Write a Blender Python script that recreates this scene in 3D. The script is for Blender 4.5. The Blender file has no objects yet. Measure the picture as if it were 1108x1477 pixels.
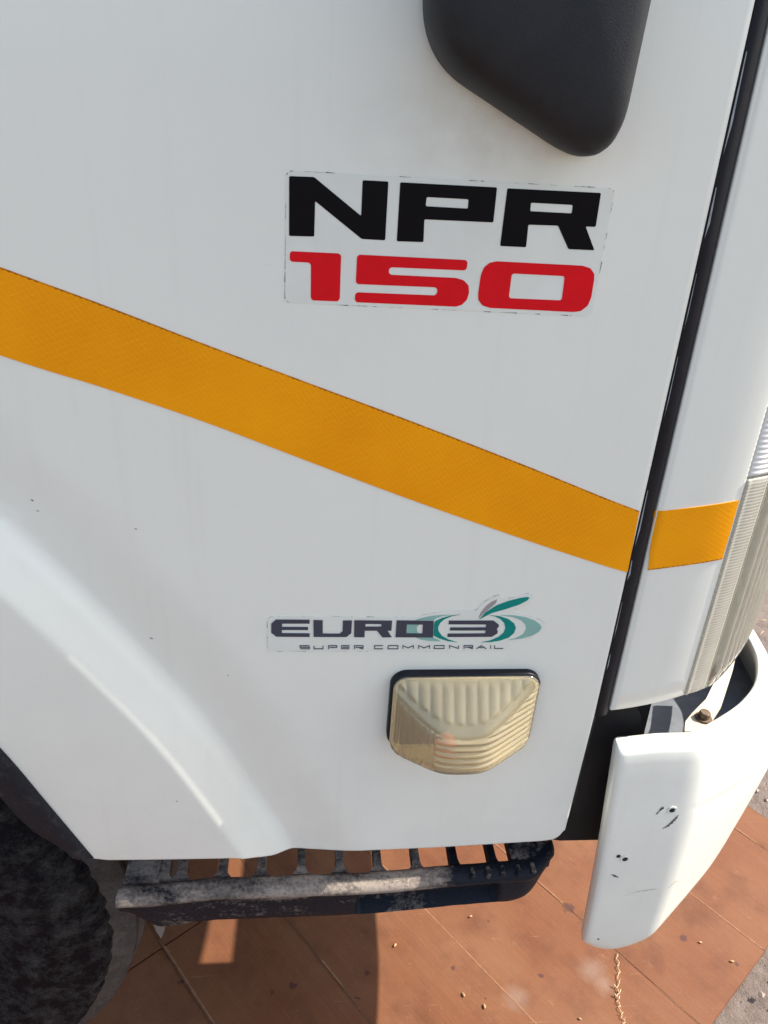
import bpy, bmesh, math, random
from mathutils import Vector, Matrix, noise
from mathutils.geometry import tessellate_polygon

SC = bpy.context.scene
COL = SC.collection
R = math.radians

# ------------------------------------------------------------------ camera, sky, sun, exposure
cam_d = bpy.data.cameras.new('camera')
cam = bpy.data.objects.new('camera', cam_d)
COL.objects.link(cam)
_r = Vector((0.9950, -0.0801, 0.0588)); _u = Vector((-0.0134, 0.4777, 0.8784)); _b = Vector((-0.0985, -0.8749, 0.4743))
cam.matrix_world = Matrix(((_r.x, _u.x, _b.x, 0.0), (_r.y, _u.y, _b.y, -0.6), (_r.z, _u.z, _b.z, 1.37), (0, 0, 0, 1)))
cam_d.sensor_fit = 'VERTICAL'
cam_d.sensor_height = 36.0
cam_d.lens = 36.0 * 1113.0 / 1477.0
cam_d.clip_start = 0.02
cam_d.clip_end = 500
SC.camera = cam

SUN_E, SUN_A = 46.8, 2.0            # elevation; how far behind the door's plane the sun stands
sdir = Vector((math.cos(R(SUN_E)) * math.cos(R(SUN_A)), math.cos(R(SUN_E)) * math.sin(R(SUN_A)), math.sin(R(SUN_E))))
world = bpy.data.worlds.new('World'); SC.world = world; world.use_nodes = True
wn = world.node_tree
sky = wn.nodes.new('ShaderNodeTexSky'); sky.sky_type = 'NISHITA'; sky.sun_disc = False
sky.sun_elevation = R(SUN_E); sky.sun_rotation = R(90 - SUN_A)
sky.dust_density = 2.0; sky.air_density = 1.0; sky.ozone_density = 1.0
bg = wn.nodes['Background']; bg.inputs[1].default_value = 0.12
wn.links.new(sky.outputs[0], bg.inputs[0])
sl = bpy.data.lights.new('sun', 'SUN'); sl.energy = 3.4; sl.angle = R(0.53); sl.color = (1.0, 0.95, 0.88)
so = bpy.data.objects.new('sun', sl); COL.objects.link(so)
so.rotation_euler = sdir.to_track_quat('Z', 'Y').to_euler()
SC.cycles.max_bounces = 9; SC.cycles.diffuse_bounces = 3; SC.cycles.glossy_bounces = 3; SC.cycles.transmission_bounces = 8
vs = SC.view_settings
vs.view_transform = 'Standard'; vs.look = 'None'; vs.gamma = 1.0; vs.exposure = 1.32; vs.use_curve_mapping = False

# ------------------------------------------------------------------ traced outlines (millimetres on the door: x, z)
NPR_BASE = [[-18.3,1319.1],[223.0,1319.5],[223.3,1224.9],[-19.5,1226.2]]
NPR = [["N","k",[[-16.3,1315.6],[1.4,1315.9],[36.1,1291.4],[36.1,1315.6],[54.7,1315.7],[54.8,1275.2],[37.3,1275.3],[2.4,1299.9],[2.1,1275.4],[-16.3,1275.0]],[]],["P","k",[[63.3,1315.6],[134.5,1315.8],[134.8,1291.6],[82.9,1291.3],[83.6,1275.2],[63.5,1274.9]],[[[83.3,1306.7],[114.3,1306.7],[114.6,1300.3],[83.1,1300.4]]]],["R","k",[[142.2,1315.6],[212.9,1316.0],[213.5,1292.2],[205.7,1292.1],[215.8,1275.3],[195.4,1275.2],[184.4,1291.7],[161.6,1291.3],[162.3,1275.1],[142.2,1275.1]],[[[161.2,1306.7],[193.1,1306.7],[193.4,1300.8],[161.6,1300.8]]]],["1","r",[[-14.4,1264.2],[20.7,1264.2],[22.4,1262.7],[22.4,1230.4],[20.8,1228.6],[1.8,1228.6],[0.2,1230.2],[0.0,1255.1],[-1.4,1256.6],[-14.4,1256.7],[-15.8,1258.0],[-15.8,1262.8]],[]],["5","r",[[35.9,1264.0],[117.0,1263.7],[118.7,1262.1],[118.5,1257.3],[116.9,1256.0],[60.5,1255.9],[59.0,1254.5],[58.9,1251.7],[60.6,1250.3],[110.7,1250.1],[117.0,1248.7],[121.3,1244.9],[122.4,1239.4],[121.3,1233.9],[117.8,1229.8],[113.0,1228.2],[35.5,1228.5],[34.0,1230.1],[34.1,1234.6],[35.7,1236.1],[95.7,1236.2],[97.3,1237.7],[97.5,1240.8],[95.6,1242.4],[35.7,1242.3],[34.2,1243.8],[34.3,1262.5]],[]],["0","r",[[140.8,1263.8],[208.6,1263.5],[215.2,1261.9],[219.2,1257.8],[219.9,1253.1],[220.2,1239.8],[218.7,1233.3],[213.9,1228.7],[207.7,1227.7],[140.5,1228.3],[134.0,1230.0],[130.2,1234.2],[129.6,1239.7],[130.0,1252.8],[131.7,1258.8],[135.6,1262.4]],[[[155.2,1255.3],[194.9,1255.1],[196.1,1254.0],[196.8,1237.4],[195.7,1236.4],[155.4,1236.4],[154.2,1237.6],[154.1,1254.1]]]]]
EURO_BASE = [[-37.1,890.6],[-36.7,924.0],[-34.6,927.4],[-31.3,929.2],[78.8,927.9],[93.3,928.3],[103.6,928.5],[122.3,933.0],[139.7,936.1],[164.8,936.4],[165.9,939.3],[170.9,946.5],[179.0,952.2],[183.9,954.5],[186.4,950.4],[194.1,950.1],[202.7,952.2],[213.9,956.9],[217.8,955.5],[217.9,950.1],[214.4,943.9],[202.7,936.7],[203.4,933.0],[218.1,929.4],[231.1,923.9],[236.5,919.3],[236.8,913.7],[235.1,909.0],[228.2,904.3],[216.5,900.2],[202.4,896.4],[201.7,891.1],[199.2,886.3],[141.9,885.3],[81.4,886.0],[-33.9,886.4],[-36.1,887.2]]
EURO = [["E","g",[[-28.7,925.2],[3.3,924.9],[3.4,920.4],[-22.8,920.4],[-23.1,916.5],[2.0,916.3],[1.9,912.7],[-23.1,912.8],[-23.1,909.0],[3.5,908.6],[3.6,904.3],[-28.3,904.7],[-33.2,909.3],[-33.1,920.3]],[]],["U","g",[[6.9,924.6],[15.8,924.4],[16.1,908.4],[32.6,908.1],[35.3,911.1],[35.2,924.1],[43.9,924.1],[43.8,908.8],[39.3,904.1],[7.5,904.3]],[]],["R","g",[[46.2,924.3],[82.8,923.8],[82.9,911.8],[79.1,911.8],[83.7,903.6],[74.5,903.5],[68.8,911.8],[56.8,911.8],[57.0,903.7],[46.8,903.9]],[[[57.1,920.0],[72.7,919.7],[72.8,916.7],[57.1,916.7]]]],["O","g",[[87.3,924.2],[123.6,923.6],[124.7,903.3],[87.4,903.6]],[[[97.5,919.4],[113.3,919.2],[113.8,908.2],[97.7,908.4]]]],["3","g",[[138.5,923.8],[182.7,923.9],[188.7,919.0],[189.1,916.6],[187.4,913.8],[188.6,911.5],[188.8,908.2],[183.8,903.9],[139.1,903.8],[139.0,907.9],[176.5,908.2],[176.5,911.8],[140.8,911.8],[140.7,915.5],[176.3,915.6],[176.1,919.2],[138.7,919.4]],[]]]
SWIRL = [["swirl","t",[[149.0,931.2],[140.3,929.9],[131.7,927.0],[125.0,923.0],[124.4,919.4],[124.8,910.2],[125.1,905.5],[130.4,902.2],[139.8,898.6],[149.7,897.0],[140.3,900.6],[133.6,905.0],[129.5,910.9],[128.6,915.7],[130.1,920.9],[133.7,925.2],[140.4,928.9]],0.7],["swirl","t",[[177.7,930.3],[188.0,929.2],[197.6,925.6],[204.0,920.4],[206.6,915.2],[205.8,908.5],[200.8,902.5],[192.2,898.8],[183.2,897.1],[173.8,896.9],[182.9,899.2],[190.7,903.7],[195.3,909.3],[196.0,914.9],[194.0,920.8],[189.3,925.8],[183.6,928.9]],0.7],["swirl","m",[[188.6,930.3],[201.4,930.3],[213.8,928.0],[223.5,924.3],[230.3,919.3],[232.8,915.2],[231.1,910.0],[225.0,905.1],[214.8,901.3],[199.7,899.3],[208.5,902.1],[215.2,907.0],[217.2,913.3],[215.5,918.9],[210.6,923.9],[201.8,927.8]],0.5],["swirl","m",[[105.1,924.3],[111.1,926.7],[121.1,929.4],[129.9,930.5],[141.0,930.7],[131.5,929.0],[125.8,926.7],[123.4,924.1]],0.5],["swirl","m",[[107.1,903.2],[125.0,902.9],[129.8,900.5],[133.0,898.0],[120.9,898.8],[112.5,900.5]],0.5],["swirl","m",[[97.5,919.4],[109.9,919.2],[108.1,916.7],[107.7,913.5],[108.6,910.2],[110.4,908.2],[97.7,908.4]],0.5],["leaf","t",[[168.3,925.2],[174.0,933.9],[183.3,942.0],[194.5,947.4],[205.9,951.0],[212.4,952.1],[214.9,951.2],[213.0,948.0],[205.6,943.0],[192.9,937.6],[180.1,933.0]],0.7],["leaf","w",[[167.2,926.3],[169.2,933.9],[173.1,941.1],[178.3,946.5],[183.4,949.2],[182.3,944.4],[177.8,939.0],[172.6,933.0]],0.5]]
TEXT = [["S",[[[[3.6,894.0],[-6.0,894.1],[-6.0,891.0],[3.2,891.0],[3.2,890.1],[-5.5,890.2]],[[3.6,892.9],[-5.1,893.0],[-5.1,892.1],[4.0,892.1],[4.0,889.0],[-5.5,889.1]]]]],["U",[[[[7.6,893.4],[7.7,889.0],[17.3,889.0],[17.2,893.4]],[[8.5,893.4],[8.6,890.1],[16.4,890.1],[16.3,893.4]]]]],["P",[[[[22.8,889.0],[22.7,892.8],[29.8,892.8],[29.8,891.6],[23.2,891.6]],[[21.9,889.0],[21.8,893.9],[30.6,893.9],[30.7,890.5],[23.3,890.5]]]]],["E",[[[[42.7,893.8],[34.6,893.9],[34.7,888.9],[42.9,888.8]],[[42.8,892.7],[35.4,892.8],[35.5,890.0],[42.9,889.9]]],[[[36.0,890.8],[42.8,890.8]],[[36.0,891.9],[42.8,891.9]]]]],["R",[[[[48.3,888.9],[48.1,892.7],[55.7,892.7],[55.7,891.5],[48.8,891.5]],[[47.4,888.9],[47.2,893.8],[56.5,893.8],[56.6,890.4],[48.8,890.4]]],[[[52.3,889.9],[56.6,888.4]],[[52.5,891.0],[56.8,889.4]]]]],["C",[[[[75.8,893.7],[67.0,893.7],[67.3,888.7],[76.1,888.7]],[[75.9,892.6],[67.9,892.6],[68.1,889.8],[76.1,889.8]]]]],["O",[[[[80.9,892.6],[90.2,892.5],[90.4,889.7],[81.5,889.7],[81.3,892.6]],[[80.8,893.7],[91.0,893.6],[91.3,888.6],[80.7,888.6],[80.4,892.6]]]]],["M",[[[[96.3,889.1],[96.0,892.3],[101.0,889.6],[105.6,892.3],[105.9,889.1]],[[95.4,889.1],[95.1,893.9],[100.9,890.8],[106.3,893.9],[106.7,889.0]]]]],["M",[[[[112.1,889.0],[111.8,892.3],[117.1,889.5],[121.9,892.2],[122.2,889.0]],[[111.2,889.0],[110.8,893.9],[117.0,890.7],[122.6,893.8],[123.0,889.0]]]]],["O",[[[[126.9,892.5],[136.5,892.4],[136.8,889.8],[127.6,889.8],[127.3,892.6]],[[126.8,893.5],[137.2,893.5],[137.7,888.7],[126.8,888.8],[126.5,892.6]]]]],["N",[[[[143.1,888.9],[142.8,892.2],[152.2,888.5],[151.7,893.3]],[[142.3,888.9],[141.8,893.7],[151.2,889.9],[150.8,893.3]]]]],["R",[[[[157.9,888.7],[157.5,892.3],[165.4,892.3],[165.5,891.2],[158.2,891.2]],[[157.0,888.7],[156.5,893.4],[166.1,893.4],[166.5,890.1],[158.4,890.2]]],[[[162.1,889.7],[166.6,888.2]],[[162.2,890.7],[166.7,889.3]]]]],["A",[[[[170.4,888.3],[174.7,892.1],[179.8,888.2]],[[169.9,889.2],[174.5,893.4],[180.2,889.1]]],[[[173.0,889.6],[176.9,889.6]],[[172.9,890.7],[176.8,890.6]]]]],["I",[[[[183.6,893.2],[184.2,888.6]],[[184.4,893.2],[185.0,888.6]]]]],["L",[[[[187.5,893.2],[188.2,888.5],[197.4,888.4]],[[188.4,893.2],[188.9,889.5],[197.3,889.5]]]]]]
TAPE_T = [[-225.8,1243.6],[-155.0,1218.7],[-79.3,1190.4],[2.1,1161.1],[89.6,1129.7],[190.8,1091.8],[266.0,1062.2],[303.1,1048.4]]
TAPE_B = [[-237.2,1177.2],[-162.3,1153.1],[-82.5,1125.1],[3.1,1091.1],[95.6,1055.0],[202.4,1016.0],[280.9,989.1],[306.6,981.3]]
CHIPS = [[-147.9,898.0],[-76.4,854.2],[-133.2,701.1],[-214.9,600.6],[-234.7,1048.1],[-231.8,1037.4],[-149.7,1023.3],[64.1,1389.8],[73.5,1362.0],[98.0,1393.5],[-67.5,1074.5],[202.1,1403.2]]
BH = [[421.4,667.6],[373.3,591.7],[382.3,586.6],[382.4,425.7]]
BS = [[[410.3,673.7],[408.0,670.3],[403.9,661.6]],[[431.2,659.2],[429.2,654.4],[425.5,646.9],[422.3,641.8],[417.1,637.4]],[[371.4,558.8],[376.7,555.3],[381.6,552.2]],[[397.9,517.1],[412.4,523.6],[421.3,525.1],[436.7,527.9]],[[452.0,525.1],[456.0,530.8],[460.2,535.5],[467.5,530.2]]]
STAINS = [[0.116,0.208],[0.098,0.166],[0.516,0.318],[0.693,0.303],[0.719,0.249],[0.799,0.196],[0.269,0.213],[0.427,0.19],[0.319,0.156],[-0.016,0.195],[-0.209,0.209],[-0.053,0.183]]
PALE = [[0.525,0.195],[0.536,0.17],[0.374,0.154]]
SEEDS = [[0.17,0.257],[0.281,0.163],[0.314,0.142],[0.32,0.307],[0.791,0.199],[0.475,0.114],[0.748,0.238]]
STEM = [[0.579,0.224],[0.572,0.193],[0.557,0.155],[0.551,0.134],[0.55,0.106],[0.55,0.088]]
CRACK = [[-0.285,0.238],[-0.247,0.261],[-0.213,0.306]]


# ------------------------------------------------------------------ helpers
def lerp(a, b, t): return a + (b - a) * t
def smooth(a, b, x):
    t = min(1.0, max(0.0, (x - a) / (b - a))); return t * t * (3 - 2 * t)
def interp(tab, x):
    if x <= tab[0][0]: return tab[0][1]
    for (x0, y0), (x1, y1) in zip(tab, tab[1:]):
        if x <= x1: return lerp(y0, y1, (x - x0) / (x1 - x0))
    return tab[-1][1]

def link(o, parent=None):
    COL.objects.link(o)
    if parent is not None: o.parent = parent
    return o
def mesh_obj(name, verts, faces, m, parent=None, smooth_=True, uvs=None):
    me = bpy.data.meshes.new(name)
    me.from_pydata([tuple(v) for v in verts], [], faces); me.validate()
    if uvs:
        ul = me.uv_layers.new(name='UVMap')
        for lp in me.loops: ul.data[lp.index].uv = uvs[lp.vertex_index]
    if smooth_: me.polygons.foreach_set('use_smooth', [True] * len(me.polygons))
    if m: me.materials.append(m)
    me.update()
    return link(bpy.data.objects.new(name, me), parent)
def fix_normals(o):
    bm = bmesh.new(); bm.from_mesh(o.data); bmesh.ops.recalc_face_normals(bm, faces=bm.faces[:]); bm.to_mesh(o.data); bm.free()
    return o
def sharp(o, deg=35):
    """Smooth faces, but keep edges sharper than deg crisp."""
    bm = bmesh.new(); bm.from_mesh(o.data)
    for f in bm.faces: f.smooth = True
    for e in bm.edges:
        if len(e.link_faces) == 2 and e.calc_face_angle(0) > R(deg): e.smooth = False
    bm.to_mesh(o.data); bm.free(); return o
def empty(name, loc=(0, 0, 0), parent=None):
    o = bpy.data.objects.new(name, None); o.location = loc; o.empty_display_size = 0.1
    return link(o, parent)
def tag(o, label=None, cat=None, group=None, kind=None):
    for k, v in (('label', label), ('category', cat), ('group', group), ('kind', kind)):
        if v: o[k] = v
    return o
def grid(name, rows, m, parent=None, close_u=False, close_v=False, uvs=None, caps=False):
    """rows: list of equally long point lists; quads between them."""
    nv, nu = len(rows), len(rows[0])
    V = [p for r in rows for p in r]; F = []
    for j in range(nv if close_v else nv - 1):
        for i in range(nu if close_u else nu - 1):
            a = j * nu + i; b = j * nu + (i + 1) % nu; c = ((j + 1) % nv) * nu + (i + 1) % nu; d = ((j + 1) % nv) * nu + i
            F.append((a, b, c, d))
    if caps:
        F.append(tuple(range(nu))); F.append(tuple(range((nv - 1) * nu, nv * nu))[::-1])
    o = mesh_obj(name, V, F, m, parent, True, [q for r in uvs for q in r] if uvs else None)
    return fix_normals(o)
def box(name, lo, hi, m, parent=None, bev=0.0, seg=2):
    bm = bmesh.new(); bmesh.ops.create_cube(bm, size=1)
    for v in bm.verts:
        v.co = Vector([lerp(lo[k], hi[k], v.co[k] + 0.5) for k in range(3)])
    if bev: bmesh.ops.bevel(bm, geom=bm.edges[:], offset=bev, segments=seg, affect='EDGES', profile=0.6)
    me = bpy.data.meshes.new(name); bm.to_mesh(me); bm.free()
    me.polygons.foreach_set('use_smooth', [bev > 0] * len(me.polygons))
    me.materials.append(m)
    return link(bpy.data.objects.new(name, me), parent)
def tube(path, rad, n=8):
    """vertex and face lists of a tube along path; rad a number or list."""
    V, F = [], []
    for i, p in enumerate(path):
        p = Vector(p); a = Vector(path[max(0, i - 1)]); b = Vector(path[min(len(path) - 1, i + 1)])
        t = (b - a).normalized(); s = t.cross(Vector((0, 0, 1)) if abs(t.z) < 0.9 else Vector((1, 0, 0))).normalized(); u = s.cross(t)
        r = rad[i] if isinstance(rad, (list, tuple)) else rad
        for k in range(n):
            w = 2 * math.pi * k / n; V.append(p + s * (r * math.cos(w)) + u * (r * math.sin(w)))
    for i in range(len(path) - 1):
        for k in range(n):
            F.append((i * n + k, i * n + (k + 1) % n, (i + 1) * n + (k + 1) % n, (i + 1) * n + k))
    F.append(tuple(range(n))[::-1]); F.append(tuple(range((len(path) - 1) * n, len(path) * n)))
    return V, F
def catmull(pts, n=8):
    P = [Vector(p) for p in pts]; P = [2 * P[0] - P[1]] + P + [2 * P[-1] - P[-2]]; out = []
    for i in range(1, len(P) - 2):
        for k in range(n):
            t = k / n; a, b, c, d = P[i - 1:i + 3]
            out.append(0.5 * ((2 * b) + (c - a) * t + (2 * a - 5 * b + 4 * c - d) * t * t + (3 * b - a - 3 * c + d) * t ** 3))
    out.append(P[-2]); return out

# ------------------------------------------------------------------ materials
class NT:
    def __init__(self, name):
        self.m = bpy.data.materials.new(name); self.m.use_nodes = True
        self.t = self.m.node_tree; self.b = self.t.nodes['Principled BSDF']
        self._co = None
    def n(self, typ, **kw):
        nd = self.t.nodes.new(typ)
        for k, v in kw.items():
            if k.startswith('i_'):
                key = k[2:]; key = int(key) if key.isdigit() else key.replace('_', ' ')
                self.put(nd.inputs[key], v)
            else: setattr(nd, k, v)
        return nd
    def put(self, sock, v):
        if hasattr(v, 'is_linked') or isinstance(v, bpy.types.NodeSocket): self.t.links.new(v, sock)
        else: sock.default_value = v
    def co(self, kind='Object'):
        return self.n('ShaderNodeTexCoord').outputs[kind]
    def pos(self):
        return self.n('ShaderNodeNewGeometry').outputs['Position']
    def noise(self, vec, scale, detail=4, rough=0.55):
        return self.n('ShaderNodeTexNoise', i_Vector=vec, i_Scale=scale, i_Detail=detail, i_Roughness=rough).outputs[0]
    def map(self, vec, scale=(1, 1, 1), rot=(0, 0, 0), loc=(0, 0, 0)):
        return self.n('ShaderNodeMapping', i_Vector=vec, i_Scale=scale, i_Rotation=rot, i_Location=loc).outputs[0]
    def ramp(self, fac, a, b, c0=0.0, c1=1.0):
        return self.n('ShaderNodeMapRange', i_0=fac, i_1=a, i_2=b, i_3=c0, i_4=c1, clamp=True).outputs[0]
    def math(self, op, a, b=0.0, c=0.0, clamp=False):
        return self.n('ShaderNodeMath', operation=op, i_0=a, i_1=b, i_2=c, use_clamp=clamp).outputs[0]
    def mix(self, fac, a, b, mode='MIX'):
        nd = self.n('ShaderNodeMix', data_type='RGBA', blend_type=mode)
        self.put(nd.inputs[0], fac)
        for s, v in ((nd.inputs[6], a), (nd.inputs[7], b)):
            self.put(s, (*v, 1) if isinstance(v, tuple) and len(v) == 3 else v)
        return nd.outputs[2]
    def sep(self, vec):
        return self.n('ShaderNodeSeparateXYZ', i_0=vec).outputs
    def bump(self, h, dist=0.001, strength=1.0):
        nd = self.n('ShaderNodeBump', i_Height=h, i_Distance=dist, i_Strength=strength)
        self.t.links.new(nd.outputs[0], self.b.inputs['Normal']); return nd
    def set(self, **kw):
        for k, v in kw.items():
            s = self.b.inputs[k.replace('_', ' ')]
            self.put(s, (*v, 1) if isinstance(v, tuple) and len(v) == 3 and s.type == 'RGBA' else v)
        return self

def mat_paint():
    t = NT('white_paint'); p = t.pos()
    n1 = t.noise(p, 2.6, 3, 0.5); n2 = t.noise(p, 45, 3); n3 = t.noise(p, 380, 3, 0.6)
    c = t.mix(t.math('MULTIPLY', t.ramp(n1, 0.3, 0.75), 0.6), (0.80, 0.796, 0.690), (0.76, 0.752, 0.642))
    # road film: faint fine speckle, thicker low down and in loose clouds
    z = t.sep(p)[2]; low = t.ramp(z, 1.0, 0.58, 0.25, 1.0)
    film = t.math('MULTIPLY', t.math('MULTIPLY', t.ramp(t.noise(p, 7, 6, 0.65), 0.40, 0.75), t.ramp(n3, 0.35, 0.7, 0.4, 1.0)), low)
    c = t.mix(t.math('MULTIPLY', film, 0.30), c, (0.46, 0.42, 0.35))
    # faint rain streaks
    st = t.noise(t.map(p, (55, 55, 1.6)), 1.0, 5, 0.6)
    c = t.mix(t.math('MULTIPLY', t.ramp(st, 0.56, 0.78), 0.10), c, (0.50, 0.46, 0.38))
    # brownish smear below the mirror foot
    d = t.n('ShaderNodeVectorMath', operation='DISTANCE', i_0=t.map(p, (0.6, 1, 1.3)), i_1=(0.075, 0.0, 1.352 * 1.3)).outputs['Value']
    c = t.mix(t.math('MULTIPLY', t.math('MULTIPLY', t.ramp(d, 0.015, 0.07, 1, 0), t.ramp(n2, 0.3, 0.75)), 0.30), c, (0.42, 0.36, 0.27))
    v = t.n('ShaderNodeTexVoronoi', i_Vector=p, i_Scale=38.0)
    vr = t.n('ShaderNodeSeparateColor', i_0=v.outputs['Color']).outputs[0]
    spot = t.math('MULTIPLY', t.ramp(v.outputs['Distance'], 0.010, 0.028, 1, 0), t.ramp(vr, 0.90, 0.92))
    c = t.mix(t.math('MULTIPLY', spot, t.ramp(n2, 0.35, 0.65, 0.1, 0.5)), c, (0.30, 0.26, 0.20))
    # hairline scratches
    sc = t.noise(t.map(p, (9, 9, 300), (0, R(24), 0)), 1.0, 2, 0.5)
    c = t.mix(t.math('MULTIPLY', t.math('MULTIPLY', t.ramp(sc, 0.735, 0.75), t.ramp(n1, 0.45, 0.6)), 0.18), c, (0.55, 0.54, 0.50))
    t.set(Base_Color=c, Roughness=t.ramp(film, 0, 1, 0.30, 0.5), Coat_Weight=0.3, Coat_Roughness=0.1)
    t.bump(t.noise(p, 6, 1), 0.0007, 0.3)
    return t.m
def mat_simple(name, c, rough=0.5, var=0.15, scale=60, bump=0.0, metal=0.0, spec=0.5):
    t = NT(name); p = t.pos(); n = t.noise(p, scale, 5)
    d = tuple(x * (1 - var) for x in c); e = tuple(min(1, x * (1 + var)) for x in c)
    t.set(Base_Color=t.mix(t.ramp(n, 0.3, 0.7), d, e), Roughness=rough, Metallic=metal, Specular_IOR_Level=spec)
    if bump: t.bump(t.noise(p, scale * 3, 4), bump)
    return t.m
def mat_plastic(name, c, dust=(0.2, 0.18, 0.15), amount=0.35, rough=0.55, spec=0.22):
    t = NT(name); p = t.pos(); n = t.noise(p, 14, 6, 0.6); f = t.noise(p, 900, 2)
    s = t.n('ShaderNodeTexVoronoi', i_Vector=p, i_Scale=70.0)
    sr = t.n('ShaderNodeSeparateColor', i_0=s.outputs['Color']).outputs[1]
    sp = t.math('MULTIPLY', t.ramp(s.outputs['Distance'], 0.015, 0.04, 1, 0), t.ramp(sr, 0.955, 0.965))
    k = t.math('MULTIPLY', t.ramp(n, 0.35, 0.8), amount)
    col = t.mix(k, c, dust); col = t.mix(t.math('MULTIPLY', sp, 0.7), col, (0.5, 0.48, 0.45))
    t.set(Base_Color=col, Roughness=t.ramp(n, 0.3, 0.8, rough - 0.08, rough + 0.15), Specular_IOR_Level=spec); t.bump(f, 0.0002, 0.6)
    return t.m
def mat_mud(name, base, mud, zlo, zhi, cover, scale=26, streak=(1, 1, 1), film=0.22, above=None, xend=None, spec=0.12):
    """black plastic or rubber carrying dried mud where a noise rises; thicker between zlo and zhi."""
    t = NT(name); p = t.pos(); q = t.map(p, streak)
    n = t.noise(q, scale, 9, 0.68); n2 = t.noise(p, scale * 7, 6, 0.7)
    z = t.sep(p)[2]; zz = t.ramp(z, zlo, zhi)
    thr = t.math('SUBTRACT', cover, t.math('MULTIPLY', zz, above or 0.0))
    if xend: thr = t.math('ADD', thr, t.ramp(t.sep(p)[0], xend[0], xend[1], 0.0, 0.35))
    k = t.math('ADD', n, t.math('MULTIPLY', t.math('SUBTRACT', n2, 0.5), 0.35))
    mask = t.ramp(t.math('SUBTRACT', k, thr), -0.15, 0.10)
    film = t.math('MULTIPLY', t.ramp(n2, 0.3, 0.75), film)
    bc = t.mix(film, base, tuple(x * 0.55 for x in mud))
    mc = t.mix(t.ramp(n2, 0.3, 0.7), tuple(x * 0.7 for x in mud), mud)
    t.set(Base_Color=t.mix(mask, bc, mc), Roughness=t.ramp(mask, 0, 1, 0.5, 0.95), Specular_IOR_Level=spec)
    t.bump(t.math('ADD', t.math('MULTIPLY', mask, 1.0), t.math('MULTIPLY', n2, 0.5)), 0.0016, 0.8)
    return t.m
def mat_tape():
    t = NT('reflective_tape'); uv = t.co('UV'); s = t.sep(uv); u, v = s[0], s[1]      # metres along, metres up
    P = 0.0072
    a = t.math('PINGPONG', t.math('ADD', u, t.math('MULTIPLY', v, 1.25)), P / 2); b = t.math('PINGPONG', t.math('SUBTRACT', u, t.math('MULTIPLY', v, 1.25)), P / 2)
    ln = t.ramp(t.math('MINIMUM', a, b), 0.0002, 0.0007, 1, 0)
    p = t.pos(); n = t.noise(p, 7, 4); n2 = t.noise(p, 40, 4)
    c = t.mix(t.ramp(n, 0.35, 0.68), (0.86, 0.305, 0.0012), (0.96, 0.365, 0.002))
    c = t.mix(t.math('MULTIPLY', ln, t.ramp(n2, 0.3, 0.7, 0.15, 0.6)), c, (0.95, 0.39, 0.012))
    saw = t.math('PINGPONG', u, 0.0024); w = t.noise(p, 120, 2)
    top = t.math('GREATER_THAN', v, t.math('SUBTRACT', 0.0692, t.math('MULTIPLY', saw, 0.35)))
    c = t.mix(t.math('MULTIPLY', top, t.ramp(w, 0.3, 0.6, 0.2, 0.75)), c, (0.20, 0.055, 0.003))
    t.set(Base_Color=c, Roughness=0.4, Specular_IOR_Level=0.12)
    t.bump(t.math('MULTIPLY', ln, 1.0), 0.00012, 0.7)
    return t.m
def mat_sticker():
    t = NT('sticker_film'); p = t.pos(); n = t.noise(p, 30, 5)
    t.set(Base_Color=t.mix(t.ramp(n, 0.3, 0.75), (0.755, 0.756, 0.66), (0.70, 0.70, 0.60)), Roughness=0.3, Specular_IOR_Level=0.3)
    return t.m
def mat_ink(name, c, rough=0.28):
    t = NT(name); p = t.pos(); n = t.noise(p, 50, 6, 0.7)
    v = t.n('ShaderNodeTexVoronoi', i_Vector=p, i_Scale=120.0)
    sr = t.n('ShaderNodeSeparateColor', i_0=v.outputs['Color']).outputs[0]
    ch = t.math('MULTIPLY', t.ramp(v.outputs['Distance'], 0.05, 0.1, 1, 0), t.ramp(sr, 0.975, 0.98))
    cc = t.mix(t.ramp(n, 0.3, 0.7), tuple(x * 0.88 for x in c), c)
    t.set(Base_Color=t.mix(t.math('MULTIPLY', ch, 0.6), cc, (0.6, 0.58, 0.55)), Roughness=rough, Specular_IOR_Level=0.10); return t.m
def mat_lens(name, c, trans=0.8, rough=0.12, haze=0.45, hribs=0.0):
    t = NT(name); p = t.pos(); n = t.noise(p, 30, 5, 0.6)
    col = t.mix(t.ramp(n, 0.3, 0.75), c, tuple(x * 0.9 for x in c))
    t.set(Base_Color=col, Roughness=rough, Transmission_Weight=trans, IOR=1.49, Coat_Weight=0.5, Coat_Roughness=0.06)
    tr = t.n('ShaderNodeBsdfTranslucent', i_Color=col); df = t.n('ShaderNodeBsdfDiffuse', i_Color=col)
    m1 = t.n('ShaderNodeMixShader', i_0=0.5); t.t.links.new(tr.outputs[0], m1.inputs[1]); t.t.links.new(df.outputs[0], m1.inputs[2])
    m2 = t.n('ShaderNodeMixShader', i_0=haze); t.t.links.new(t.b.outputs[0], m2.inputs[1]); t.t.links.new(m1.outputs[0], m2.inputs[2])
    t.t.links.new(m2.outputs[0], t.t.nodes['Material Output'].inputs[0])
    if hribs:
        z = t.sep(p)[2]; b = t.bump(t.math('PINGPONG', z, hribs / 2), 0.35, 0.4)
        for nd in (tr, df): t.t.links.new(b.outputs[0], nd.inputs['Normal'])
    return t.m
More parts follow.
